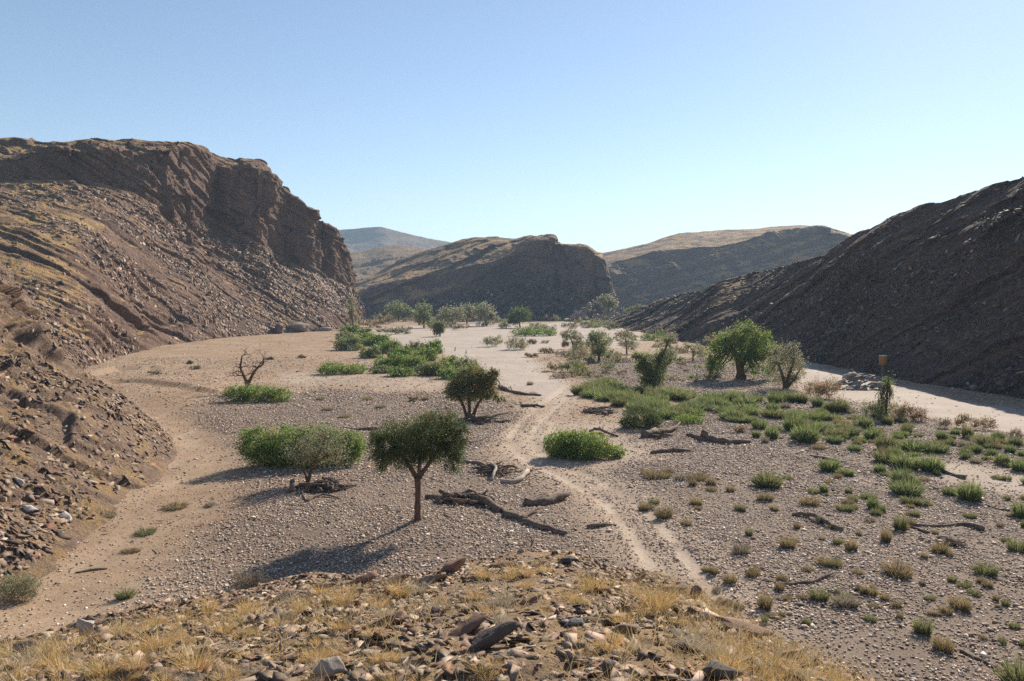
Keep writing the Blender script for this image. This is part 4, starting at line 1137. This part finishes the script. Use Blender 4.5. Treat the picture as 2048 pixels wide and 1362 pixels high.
DRY = [(1795, 1150, 72, 34, 1), (1970, 1148, 50, 28, 2), (1328, 1034, 46, 26, 1), (1291, 1020, 34, 20, 1), (1314, 956, 58, 20, 1), (1482, 1106, 48, 26, 3), (1845, 1266, 44, 40, 2), (1920, 1217, 44, 30, 0), (1892, 1226, 30, 18, 0), (1692, 1212, 50, 28, 3), (1530, 1218, 34, 40, 0), (2036, 1102, 48, 30, 2), (1772, 1083, 26, 34, 0),
       (2040, 1366, 90, 60, 2), (1885, 1300, 44, 34, 0), (1650, 1130, 36, 20, 0), (1702, 1100, 30, 28, 0), (1800, 1060, 30, 40, 2), (1880, 1105, 40, 26, 0), (1575, 1095, 36, 26, 0), (1530, 1000, 34, 18, 1), (1395, 960, 50, 18, 1), (1620, 1010, 40, 20, 0), (1480, 1020, 24, 14, 2), (1690, 1022, 34, 18, 2), (1740, 1190, 30, 22, 0), (1770, 1200, 22, 16, 0), (1560, 1180, 26, 20, 0), (1640, 1200, 40, 30, 2), (1505, 1150, 40, 20, 0), (1460, 1165, 34, 22, 0)]
for i in range(120):
    x = r.uniform(1240, 2060); y = r.uniform(930, 1300)
    if y > 940 + (x - 1240) * 0.02 and x > 1180 + (y - 930) * 0.95:
        DRY.append((x, y, r.uniform(14, 32), r.uniform(8, 18), int(r.integers(0, 6))))
labs = tell_apart([q[:2] for q in DRY[:31]], 'dry brown tussock') + [None] * (len(DRY) - 31)
for (x, y, w, h, vv), lab in zip(DRY, labs):
    pt = floor_pt(x, y); k = pt[1] / FPX
    put('dry', pt, w * k * 0.46, h * k * 1.5, lab or 'small dry tussock among the grey cobbles of the right hand plain', 'tussock', 'dry tussocks on the cobble plain', vv)
LDRY = [(350, 1016, 60, 18), (420, 1012, 30, 12), (290, 1068, 50, 18), (262, 1104, 36, 14), (250, 1196, 44, 30), (440, 1202, 40, 26), (215, 1035, 40, 24), (640, 800, 22, 10), (735, 800, 24, 10), (690, 835, 30, 12), (850, 800, 20, 14), (1060, 770, 20, 12), (1065, 790, 26, 10), (575, 860, 20, 8), (655, 820, 26, 8), (970, 790, 14, 6), (1090, 745, 16, 6), (1180, 790, 22, 12), (1210, 760, 26, 8), (760, 815, 24, 8)]
for (x, y, w, h) in LDRY:
    pt = floor_pt(x, y); k = pt[1] / FPX
    put('dry', pt, w * k * 0.45, h * k * 1.1, 'low dry tuft on the tan earth and cobbles of the left hand valley floor', 'tussock', 'dry tufts on the left of the valley')

# ------------------------------------------------------------------ things standing on the knoll and the slopes
def surf_pick(S, x, y):
    """the nearest point of a surface behind a place in the photo"""
    q = S.reshape(-1, 3) - np.array([0, 0, CAMZ])
    f = q[:, 1] * CP - q[:, 2] * SP
    u = q[:, 1] * SP + q[:, 2] * CP
    ok = f > 0.5
    fs = np.where(ok, f, 1)
    px, py = CX + FPX * q[:, 0] / fs, CY - FPX * u / fs
    d = np.hypot(px - x, py - y) + np.where(ok, 0, 1e6)
    c = np.where(d < max(6, d.min() + 2))[0]
    return S.reshape(-1, 3)[c[np.argmin(q[c, 1])]]

GR = [(320, 1296, 66), (500, 1222, 44), (385, 1335, 70), (60, 1325, 56), (690, 1200, 48), (755, 1212, 42), (800, 1185, 46), (835, 1182, 44), (965, 1150, 36), (1030, 1148, 42), (1060, 1150, 34), (1140, 1196, 44), (1190, 1172, 46), (1310, 1215, 64), (1290, 1228, 44), (1330, 1205, 50), (1380, 1296, 60), (1425, 1300, 50), (1450, 1330, 56), (1550, 1348, 50), (1250, 1356, 34), (700, 1182, 32), (1100, 1352, 28), (560, 1248, 40), (210, 1345, 60), (1660, 1358, 34), (1150, 1280, 24), (870, 1215, 36), (640, 1240, 30), (1010, 1240, 22), (450, 1262, 50), (270, 1330, 56), (130, 1348, 56), (585, 1200, 36), (640, 1182, 34), (1090, 1140, 30), (420, 1215, 44), (240, 1265, 46)]
n_hand = len(GR)
r = np.random.default_rng(91)
for i in range(200):
    x = r.uniform(-40, 1680) if i < 90 else r.uniform(-40, 820); y = r.uniform(np.interp(x, [0, 450, 800, 1150, 1480, 1700], [1300, 1215, 1165, 1130, 1260, 1365]), 1372)
    GR.append((x, y, r.uniform(16, 42)))
for i, (x, y, h) in enumerate(GR):
    pt = surf_pick(KNOLL, x, y); k = pt[1] / FPX
    sp_ = {0: 'tall straw grass tuft leaning by the pale pointed slab', 13: 'tall straw grass tuft on the dark rock ledge at the right end of the knoll', 8: 'straw grass tuft on the crest of the knoll nearest to the long fallen log',
           19: 'straw grass tuft at the lowest right end of the knoll'}
    put('grass', pt - np.array([0, 0, 0.02]), h * k * 1.35, h * k * 1.2, sp_.get(i, 'straw coloured grass tuft among slate chips on the foreground knoll'), 'grass tuft', 'straw grass tufts on the foreground knoll')

# a thin cover of single dry stems
r = np.random.default_rng(92)
P, nn = surf_points(KNOLL, 60000, r, 0.12, 0.86, lambda p: (p[:, 1] > 2.5) & (p[:, 2] > 3) & (r.random(len(p)) < np.clip(0.15 + 1.3 * fbm(p / 1.6, 2, 31), 0.02, 1)))
n = len(P)
d = nn + r.normal(size=(n, 3)) * 0.7; d[:, 2] = np.abs(d[:, 2]); d /= np.linalg.norm(d, axis=1, keepdims=True)
ln = r.uniform(0.04, 0.22, (n, 1))
sd_ = np.cross(d, r.normal(size=(n, 3))); sd_ /= np.linalg.norm(sd_, axis=1, keepdims=True)
v = np.stack([P - sd_ * 0.0022, P + sd_ * 0.0022, P + d * ln], 1).reshape(-1, 3)
t = np.array(GREENS['straw']) * r.uniform(0.55, 1.2, (n, 1))
setp(mesh_np('dry_grass', v, np.arange(n * 3).reshape(-1, 3), M['straw'], False, {'tint': np.repeat(t, 3, 0)}), 'thin dry grass stems between the slate chips', 'grass', kind='stuff')
P, nn = surf_points(SPUR, 24000, r, 0.0, 0.8, lambda p: (p[:, 2] > 0.1) & (r.random(len(p)) < np.clip(0.05 + 1.6 * fbm(p / 4.0, 2, 33), 0.0, 1)))
n = len(P)
d = nn + r.normal(size=(n, 3)) * 0.6; d[:, 2] = np.abs(d[:, 2]); d /= np.linalg.norm(d, axis=1, keepdims=True)
ln = r.uniform(0.12, 0.4, (n, 1))
sd_ = np.cross(d, r.normal(size=(n, 3))); sd_ /= np.linalg.norm(sd_, axis=1, keepdims=True)
v = np.stack([P - sd_ * 0.02, P + sd_ * 0.02, P + d * ln], 1).reshape(-1, 3)
t = np.array(GREENS['straw']) * r.uniform(0.5, 1.0, (n, 1))
setp(mesh_np('dry_grass', v, np.arange(n * 3).reshape(-1, 3), M['straw'], False, {'tint': np.repeat(t, 3, 0)}), 'thin dry grass patches on the near scree slope', 'grass', kind='stuff')

# ------------------------------------------------------------------ logs, heaps of driftwood, sticks
def log(name, label, pts, mat='driftwood', cat='log', lift=0.6, seed=0, forks=()):
    """pts: (x, y, radius) along the log where it lies on the valley floor"""
    r = np.random.default_rng(3000 + seed)
    def chain(pp, up=0.0):
        ch = []
        for q in pp:
            g = floor_pt(q[0], q[1]); k = g[1] / FPX
            h = (q[3] if len(q) > 3 else 0) * k
            ch.append((g + np.array([0, 0, q[2] * k * lift + h]), max(0.012, q[2] * k)))
        return ch
    chains = [chain(pts)] + [chain(f) for f in forks]
    o = tube_obj(name, chains, M[mat], chains[0][0][0], 9, r)
    PX[label] = pts[0][:2]
    return setp(o, label, cat)

def heap(name, label, bx, by, rx, ry_m, h, n, mat='driftwood', seed=0, rad=2.0, logs=()):
    """a heap of dead branches: rx px half width, ry_m metres half depth, h px high"""
    r = np.random.default_rng(4000 + seed)
    base = floor_pt(bx, by); k = base[1] / FPX
    root = empty(name, base); setp(root, label, 'driftwood')
    chains = []
    for _ in range(n):
        x_, y_ = r.normal() * rx * k * 0.29, r.normal() * ry_m * 0.5
        z_ = max(0.03, h * k * math.exp(-(x_ / (rx * k * 0.7)) ** 2) * r.random() * 0.9)
        a = r.normal() * 0.5 + (0 if r.random() < 0.75 else 1.5)
        L = rx * k * r.uniform(0.25, 0.75)
        d = np.array([math.cos(a), math.sin(a) * 0.7, r.normal() * 0.18]) * L * 0.5
        c = np.array([x_, y_, z_])
        rr = rad * k * r.uniform(0.4, 1.3)
        p0, p1 = c - d, c + d
        p0[2] = max(p0[2], 0.02); p1[2] = max(p1[2], 0.02)
        chains.append([(p0, rr), (c + r.normal(size=3) * L * 0.06, rr * 0.9), (p1, rr * 0.5)])
    o = tube_obj('branches', chains, M[mat], (0, 0, 0), 5, r); o.parent = root
    for i, (pp, mm) in enumerate(logs):
        ch = []
        for q in pp:
            g = floor_pt(q[0], q[1])
            ch.append((g - base + np.array([0, 0, q[2] * k * 0.6 + (q[3] if len(q) > 3 else 0) * k]), q[2] * k))
        lo_ = tube_obj('limb', [ch], M[mm], (0, 0, 0), 7, r); lo_.parent = root
        if mm == 'pale_wood': lo_['label'] = 'sunbleached pale limb'
    PX[label] = (bx, by)

heap('driftwood_heap', 'long dark heap of flood driftwood right of the acacia trunk', 925, 1005, 78, 0.6, 16, 46, seed=1, rad=3.2,
     logs=[([(850, 997, 5), (895, 1000, 6), (935, 1005, 6)], 'driftwood'), ([(930, 1000, 9, 3), (965, 1008, 10, 2), (1000, 1026, 7)], 'driftwood'), ([(905, 994, 5), (940, 990, 6, 3), (985, 1003, 5)], 'driftwood')])
log('fallen_log', 'long split dark log lying from the driftwood heap towards the knoll', [(1010, 1032, 8), (1045, 1043, 8), (1085, 1058, 7), (1132, 1071, 6)], seed=2, forks=[[(1040, 1042, 6), (1062, 1030, 4, 3), (1080, 1022, 3, 6)], [(1012, 1036, 6), (1004, 1020, 4, 4)], [(1088, 1058, 4), (1092, 1050, 3, 10)]])
log('hollow_log', 'thick smooth log resting with one raised end above the long split log', [(1051, 1011, 9), (1080, 1010, 9), (1112, 1004, 8, 4), (1137, 998, 6, 8)], seed=3, forks=[[(1052, 1007, 5), (1080, 1000, 4, 2), (1100, 996, 3, 3)], [(1132, 998, 3, 8), (1137, 990, 2, 12)]])
heap('driftwood_heap', 'dark driftwood heap with pale curved limbs in the middle of the cobbles', 985, 945, 62, 1.3, 13, 42, seed=4, rad=2.4,
     logs=[([(984, 962, 3), (987, 958, 3, 8), (992, 950, 2.6, 14), (981, 940, 2, 14)], 'pale_wood'), ([(1002, 965, 4), (1022, 968, 5), (1040, 962, 5, 3), (1052, 950, 5, 5)], 'pale_wood'), ([(1050, 948, 3, 4), (1085, 938, 2)], 'driftwood'), ([(930, 925, 5), (960, 930, 5), (990, 945, 4)], 'driftwood')])
heap('driftwood_heap', 'broad dark heap of dead branches around the thin grey green tree', 645, 980, 72, 0.9, 22, 80, seed=5, rad=2.6,
     logs=[([(582, 985, 4), (584, 978, 5, 12)], 'driftwood'), ([(600, 975, 6), (650, 980, 7, 5), (710, 972, 4)], 'driftwood')])
heap('driftwood_heap', 'dead branches piled at the foot of the small round crowned tree', 958, 843, 54, 1.2, 10, 42, seed=6, rad=2.0, logs=[([(925, 845, 5), (960, 840, 5), (1015, 826, 3, 2)], 'driftwood')])
heap('driftwood_heap', 'strip of drifted wood at the left edge of the green bush patch', 1195, 825, 46, 1.6, 8, 44, seed=17, rad=2.2)
heap('driftwood_stump', 'dark stump with scattered roots in front of the dark dome shrub', 1318, 874, 36, 0.8, 13, 26, seed=8, rad=2.6, logs=[([(1290, 876, 9), (1306, 872, 9, 4)], 'driftwood'), ([(1306, 872, 6, 4), (1345, 864, 4, 4), (1360, 852, 1.5, 8)], 'driftwood')])
heap('twig_heap', 'heap of thin dark twigs on the right hand cobbles', 1905, 1090, 40, 0.6, 9, 56, seed=9, rad=1.6)
log('forked_log', 'thick forked log lying on cobbles beyond the track', [(1404, 880, 9, 4), (1425, 883, 8), (1460, 888, 6), (1500, 885, 4)], seed=10, forks=[[(1408, 884, 6), (1390, 876, 4, 2), (1374, 871, 3)]])
log('grey_log', 'straight grey log in front of the thick forked log', [(1302, 908, 4), (1330, 904, 5), (1380, 903, 4)], seed=11)
log('arched_log', 'arched dark log with a pale opening beneath it, near the white stone', [(1583, 1031, 3), (1612, 1033, 4, 4), (1640, 1044, 5, 5), (1665, 1056, 5, 2), (1684, 1062, 6)], seed=12)
log('dead_stick', 'long thin dark stick lying on the right hand cobbles', [(1550, 1171, 3), (1585, 1169, 3), (1622, 1166, 4), (1650, 1156, 3, 2), (1670, 1149, 2, 4)], cat='stick', seed=13, forks=[[(1585, 1169, 2), (1562, 1163, 1.5, 3)]])
log('half_buried_log', 'half buried log below two green tussocks near the sandy patch', [(1885, 944, 3), (1910, 952, 4), (1930, 958, 5)], seed=14)
log('crooked_root', 'thin crooked root crawling over the sand at the right', [(1958, 1002, 2), (1975, 1012, 2), (1995, 1019, 2), (2020, 1022, 2), (2044, 1031, 1.5)], cat='root', seed=15)
log('dead_branch', 'dark branch pair beyond the heap of thin twigs', [(1830, 1052, 3), (1880, 1054, 3), (1925, 1050, 4), (1965, 1062, 5)], cat='branch', seed=16, forks=[[(1858, 1068, 3), (1810, 1050, 2)]])
log('grey_branch', 'long grey branch with upturned twigs right of the small round tree', [(998, 776, 4), (1020, 784, 4), (1050, 790, 3), (1082, 792, 2)], cat='branch', seed=17, forks=[[(1002, 777, 2), (998, 772, 1.5, 8), (992, 768, 1, 10)], [(1025, 784, 1.5), (1020, 780, 1, 8)]])
log('grey_log', 'pale straight log lying on sand between the grey branch and the track', [(1042, 813, 3), (1065, 813, 3), (1090, 814, 2.5)], seed=18, forks=[[(1045, 812, 2), (1041, 808, 1.5, 3)]])
log('dead_branch', 'small dark branch beside the track, right of the long split log', [(1176, 1056, 4), (1200, 1054, 4, 2), (1232, 1052, 2)], cat='branch', seed=19, forks=[[(1205, 1054, 2), (1215, 1046, 1.5, 3)]])
log('forked_twig', 'thin forked twig standing up behind the crest of the knoll', [(1056, 1106, 2), (1068, 1092, 2, 5), (1070, 1080, 1.5, 6), (1067, 1072, 1, 8)], cat='twig', seed=20, forks=[[(1066, 1094, 1.2, 5), (1056, 1086, 1, 8)]])
log('bent_twig', 'bent twig on tan ground in front of the heap around the thin tree', [(612, 1004, 2.5), (632, 996, 2.5, 3), (650, 993, 2, 3), (680, 998, 1.2)], cat='twig', seed=21, forks=[[(612, 1004, 2), (604, 990, 2, 4), (598, 985, 1.2, 6)]])
log('dead_stick', 'short dark stick on the bare ground above the round grey bush', [(150, 1147, 2), (180, 1142, 2.4), (215, 1138, 2)], cat='stick', seed=22)
log('dead_branch', 'antler like dead branch behind the bright green leafy mound', [(1178, 863, 2), (1196, 864, 3, 5), (1212, 870, 3, 4), (1236, 874, 2)], cat='branch', seed=23, forks=[[(1205, 867, 2, 4), (1206, 862, 1.5, 10)], [(1222, 872, 1.5), (1232, 866, 1, 6)]])
log('dark_log', 'dark log half hidden behind the left of the acacia crown', [(688, 856, 1.5), (715, 860, 2), (735, 861, 5), (762, 858, 4)], seed=24)
log('dead_stick', 'bent stick on the cobbles at the lower right', [(1920, 1302, 3), (1945, 1314, 3), (1975, 1328, 3), (1996, 1342, 2)], cat='stick', seed=25)
log('dead_stick', 'thin curved stick on the cobbles right of the acacia foot', [(888, 1030, 1.5), (900, 1036, 1.6), (914, 1046, 1.2)], cat='stick', seed=26)
log('dead_twig', 'sprawling twig right of the acacia crown', [(922, 880, 2), (940, 886, 2), (958, 884, 1.5)], cat='twig', seed=27, forks=[[(940, 886, 1.5), (934, 876, 1, 4)]])
log('dead_branch', 'dark branch flat on the cobbles left of the half buried log', [(1620, 912, 2), (1650, 918, 2.6), (1690, 926, 2)], cat='branch', seed=28)
log('standing_stick', 'pale upright stick beside the low shrub right of the dark dome', [(1358, 853, 1.6), (1357, 853, 1.4, 6), (1359, 853, 1.0, 12)], mat='pale_wood', cat='stick', seed=29)
for x, y, lab in ((910, 702, 'left one of two small dark stakes standing in the river sand'), (932, 708, 'right one of two small dark stakes standing in the river sand')):
    log('stake', lab, [(x, y, 1.0), (x, y, 1.0, 4), (x + 0.6, y, 0.7, 8)], cat='stake', seed=int(x), lift=0.0)

# ------------------------------------------------------------------ boulders
def boulder(name, label, pt, size, yaw, col, seed, tiltx=0.0, tilty=0.0, npts=16, power=3.0, cat='boulder', sink=0.3):
    r = np.random.default_rng(5000 + seed)
    v, f = hulls(1, npts, 1.0, 5000 + seed, power)[0]
    bm = bmesh.new()
    vs = [bm.verts.new(q) for q in v]
    for t_ in f: bm.faces.new([vs[i] for i in t_])
    bmesh.ops.subdivide_edges(bm, edges=bm.edges[:], cuts=3, use_grid_fill=True)
    bmesh.ops.triangulate(bm, faces=bm.faces[:])
    bm.verts.index_update()
    co = np.array([x.co[:] for x in bm.verts]); fa = np.array([[x.index for x in q.verts] for q in bm.faces])
    bm.free()
    co = co * np.array(size)
    m_ = max(size)
    co = co + (co / (np.linalg.norm(co, axis=1, keepdims=True) + 1e-9)) * ((fbm(co / (m_ * 0.4), 4, 600 + seed, 0.6) + 0.5 * block_noise(co, m_ * 0.33, seed)) * 0.12 * m_)[:, None]
    lay = hash01(np.floor((co[:, 2] + 0.2 * co[:, 0]) / (size[2] * 0.28)).astype(np.int64) + 50, np.zeros(len(co), np.int64), np.zeros(len(co), np.int64), seed)
    co[:, :2] *= (1 + 0.10 * (lay - 0.5))[:, None]
    o = mesh_np(name, co, fa, M['stone'], False, {'tint': np.array(col) * r.uniform(0.85, 1.15, (len(co), 1))})
    o.rotation_euler = (tiltx, tilty, yaw)
    o.location = np.array(pt) + np.array([0, 0, size[2] * (1 - sink)])
    return setp(o, label, cat)

def kn(x, y): return surf_pick(KNOLL, x, y)
def sp_pt(x, y): return surf_pick(SPUR, x, y)
PALE, TAN, DK, RUST, GREY = (0.55, 0.49, 0.43), (0.42, 0.34, 0.27), (0.13, 0.10, 0.085), (0.27, 0.16, 0.11), (0.26, 0.24, 0.225)
boulder('slab', 'pale pointed slab standing in straw grass at the lower left', kn(167, 1268), (0.085, 0.04, 0.115), 0.4, PALE, 1, 0.1, 0.1, 12, 4, 'rock', 0.15)
boulder('slab', 'long pale slab lying across the ledge of the near scree', sp_pt(126, 1028), (0.75, 0.34, 0.16), 2.45, PALE, 2, 0.0, -0.5, 12, 5, 'rock')
boulder('slab', 'short white slab left of the long pale slab on the near scree', sp_pt(60, 1016), (0.42, 0.26, 0.12), 0.2, (0.62, 0.57, 0.52), 3, 0.35, 0.2, 12, 5, 'rock')
boulder('slab', 'white pointed slab half way up the near scree edge', sp_pt(42, 962), (0.5, 0.24, 0.12), -0.6, PALE, 4, 0.4, 0.3, 12, 5, 'rock')
boulder('slab', 'brown flat slab at the right end of the knoll', kn(1490, 1262), (0.20, 0.12, 0.045), 0.3, RUST, 5, 0.15, 0.25, 14, 5, 'rock')
boulder('slab', 'dark layered slab tilted in the middle of the knoll', kn(980, 1292), (0.19, 0.07, 0.05), 0.5, DK, 6, 0.1, -0.35, 14, 5, 'rock')
boulder('slab', 'rust coloured slab leaning behind the dark layered slab', kn(930, 1262), (0.16, 0.06, 0.035), 0.6, RUST, 7, 0.2, -0.45, 14, 5, 'rock')
boulder('boulder', 'pale grey stone at the bottom of the knoll left of centre', kn(660, 1348), (0.085, 0.06, 0.055), 0.2, TAN, 8, npts=14, cat='rock')
boulder('boulder', 'flat bluish grey stone on the knoll above the dark layered slab', kn(1143, 1248), (0.075, 0.05, 0.03), 0.1, GREY, 9, cat='rock')
boulder('boulder', 'dark knob of rock on the right crest of the knoll', kn(1140, 1122), (0.11, 0.08, 0.05), 0.3, DK, 10, cat='rock')
boulder('boulder', 'upright dark rock at the right shoulder of the knoll', kn(1395, 1192), (0.10, 0.06, 0.06), 0.9, RUST, 11, 0.2, -0.7, cat='rock')
boulder('boulder', 'reddish slab jutting out at the right shoulder of the knoll', kn(1440, 1208), (0.12, 0.06, 0.04), 0.5, RUST, 12, 0.1, -0.5, cat='rock')
boulder('boulder', 'rounded brown boulder in straw grass at the lower left corner', kn(60, 1308), (0.10, 0.07, 0.06), 0.2, (0.15, 0.10, 0.08), 13, cat='rock')
boulder('boulder', 'dark block at the bottom edge of the knoll, right of centre', kn(1210, 1345), (0.06, 0.045, 0.04), 0.7, DK, 14, cat='rock')
boulder('boulder', 'large dark rock at the bottom edge beside the straw tuft', kn(1440, 1352), (0.10, 0.08, 0.05), 0.2, DK, 15, cat='rock')
boulder('boulder', 'brown ledge rock on the left crest of the knoll', kn(720, 1162), (0.20, 0.09, 0.05), 0.35, RUST, 16, 0, -0.25, cat='rock')
boulder('boulder', 'tilted brown ledge on the middle crest of the knoll', kn(905, 1138), (0.26, 0.09, 0.07), 0.3, RUST, 17, 0.1, -0.35, cat='rock')
g = floor_pt(1660, 1088); boulder('white_stone', 'bright white stone alone on the right hand cobbles', g, (0.13, 0.09, 0.07), 0.3, (0.80, 0.80, 0.78), 18, cat='stone')
g = floor_pt(1636, 1047); boulder('white_stone', 'pale stone under the arched dark log', g, (0.16, 0.08, 0.05), 0.3, (0.62, 0.62, 0.55), 19, cat='stone')
for i, (x, y, Y, sz_, col, lab) in enumerate([(598, 664, 266, (4.6, 2.6, 2.4), (0.30, 0.235, 0.19), 'big rounded boulder at the foot of the banded hill'), (558, 664, 257, (1.6, 1.5, 2.0), (0.17, 0.13, 0.11), 'dark upright boulder left of the big rounded boulder'),
                                      (648, 664, 276, (3.4, 2.0, 1.1), (0.31, 0.245, 0.20), 'flat pale boulder right of the big rounded boulder')]):
    q = at(x, y, Y); q[2] = max(-0.3, q[2] - sz_[2]) if i == 3 else 0
    boulder('boulder', lab, q, sz_, 0.4 * i, col, 30 + i, npts=18)
r = np.random.default_rng(97)
for i, (x, y) in enumerate([(560, 1196), (640, 1176), (790, 1164), (1000, 1132), (1085, 1124), (1275, 1166), (1345, 1176), (470, 1205), (860, 1158), (1180, 1150), (1060, 1200), (760, 1250), (1250, 1260), (1560, 1318)]):
    s_ = r.uniform(0.6, 1.1)
    o = boulder('rock_ledge', 'brown layered bedrock ledge poking out of the rubble on the foreground knoll', kn(x, y), (0.17 * s_, 0.07 * s_, 0.045 * s_), r.uniform(0.1, 0.6), tuple(np.array((0.26, 0.165, 0.115)) * r.uniform(0.7, 1.15)), 360 + i, r.uniform(-.1, .2), r.uniform(-0.45, -0.1), 14, 4, 'rock ledge', 0.45)
    o['group'] = 'bedrock ledges of the foreground knoll'
# pale rock outcrop by the sandy channel
r = np.random.default_rng(95)
base = floor_pt(1715, 782)
root = empty('rock_outcrop', base); setp(root, 'pale layered rock outcrop at the edge of the sandy channel below the orange drum', 'rock outcrop')
k = base[1] / FPX
for i in range(80):
    x = r.uniform(1668, 1765); y = r.uniform(745, 792)
    top = np.interp(x, [1668, 1700, 1735, 1750, 1765], [770, 742, 732, 760, 775])
    if y < top: continue
    s = r.uniform(0.3, 1.0)
    q = at(x, y, base[1] + (792 - y) * 0.10) - base
    o = boulder('slab', None, q, (s * 1.2, s * 0.7, s * 0.3), r.uniform(-0.5, 0.5), tuple(np.array((0.33, 0.27, 0.225)) * r.uniform(0.6, 1.1)), 60 + i, 0.25, -0.3, 11, 5, None, 0.5)
    o.parent = root
# rock mound in front of the shaded cliff
def mound(name, label, cx_, by, Y, wx, h, seed, n):
    r = np.random.default_rng(seed)
    base = np.array([at(cx_, by, Y)[0], Y, 0.0])
    root = empty(name, base); setp(root, label, 'rock mound')
    for i in range(n):
        a, q = r.uniform(0, 6.28), math.sqrt(r.random())
        s = r.uniform(0.8, 2.6)
        p_ = np.array([math.cos(a) * q * wx, math.sin(a) * q * wx * 0.7, h * (1 - q) ** 1.1 - 0.3])
        o = boulder('block', None, p_, (s, s * 0.8, s * 0.6), r.uniform(0, 3), tuple(np.array((0.36, 0.29, 0.24)) * r.uniform(0.7, 1.2)), seed + i, r.uniform(-.4, .4), r.uniform(-.4, .4), 9, 4, None, 0.6)
        o.parent = root
mound('rock_mound', 'pale heap of fallen rocks under the right end of the shaded cliff', 1190, 637, 402, 15, 11, 7000, 90)

# ------------------------------------------------------------------ orange drum on its pillar
m, nt, b, out = new_mat('orange_paint'); b.inputs['Roughness'].default_value = 0.45
nt.links.new(mix(nt, ramp(nt, noise(nt, pos(nt), 3.0, 5), [(0.45, 0), (0.75, 1)]), (0.38, 0.175, 0.05), (0.24, 0.125, 0.055)), b.inputs['Base Color']); M['orange'] = m
M['white_lid'] = plain_mat('pale_lid', (0.62, 0.60, 0.55), (0.8, 0.78, 0.74), 4, 0.005, 0.5)
M['concrete'] = plain_mat('dark_concrete', (0.10, 0.095, 0.09), (0.17, 0.16, 0.15), 3, 0.02)
base = floor_pt(1766, 788); base = np.array([at(1766, 740, 110)[0], 110.0, 0.0])
k = 110 / FPX
root = empty('gauge_drum', base); setp(root, 'orange drum with a pale lid on a dark pillar in the shade of the slope', 'drum')
zt, zb = at(1766, 711, 110)[2], at(1766, 730, 110)[2]
def cyl(name, r0_, z0_, z1_, mat, seg=28, bev=0.03, ribs=()):
    prof = [(0, z0_), (r0_ - bev, z0_), (r0_, z0_ + bev)]
    for z_ in ribs: prof += [(r0_, z_ - 0.04), (r0_ + 0.03, z_), (r0_, z_ + 0.04)]
    prof += [(r0_, z1_ - bev), (r0_ - bev, z1_), (0, z1_)]
    V = np.array([(p_[0] * math.cos(a_), p_[0] * math.sin(a_), p_[1]) for p_ in prof for a_ in np.arange(seg) * 2 * math.pi / seg])
    idx = np.arange(len(prof) * seg).reshape(len(prof), seg); nx = np.roll(idx, -1, 1)
    o = mesh_np(name, V, np.stack([idx[:-1], nx[:-1], nx[1:], idx[1:]], -1).reshape(-1, 4), M[mat])
    o.parent = root
    return o
cyl('drum', 0.55, zb, zt - 0.07, 'orange', ribs=(zb + 0.4, zb + 0.85))
cyl('lid', 0.58, zt - 0.068, zt + 0.03, 'white_lid')
cyl('pillar', 0.28, -0.5, zb - 0.003, 'concrete', 10, 0.06)

# ------------------------------------------------------------------ haze
hz = bpy.data.materials.new('haze'); hz.use_nodes = True
hn = hz.node_tree; hn.nodes.clear()
ho = hn.nodes.new('ShaderNodeOutputMaterial'); hv = hn.nodes.new('ShaderNodeVolumePrincipled')
hv.inputs['Color'].default_value = (0.55, 0.76, 1.0, 1)
hv.inputs['Density'].default_value = 0.00021
hv.inputs['Anisotropy'].default_value = 0.0
hn.links.new(hv.outputs[0], ho.inputs['Volume'])
x0, x1, y0, y1, z0, z1 = -3100, 3100, -150, 4200, -7, 240
hb = np.array([(x, y, z) for x in (x0, x1) for y in (y0, y1) for z in (z0, z1)], float)
hf = np.array([(0, 1, 3, 2), (4, 6, 7, 5), (0, 4, 5, 1), (2, 3, 7, 6), (0, 2, 6, 4), (1, 5, 7, 3)])
setp(mesh_np('haze', hb, hf, hz), 'thin blue haze filling the valley', 'haze', kind='stuff')
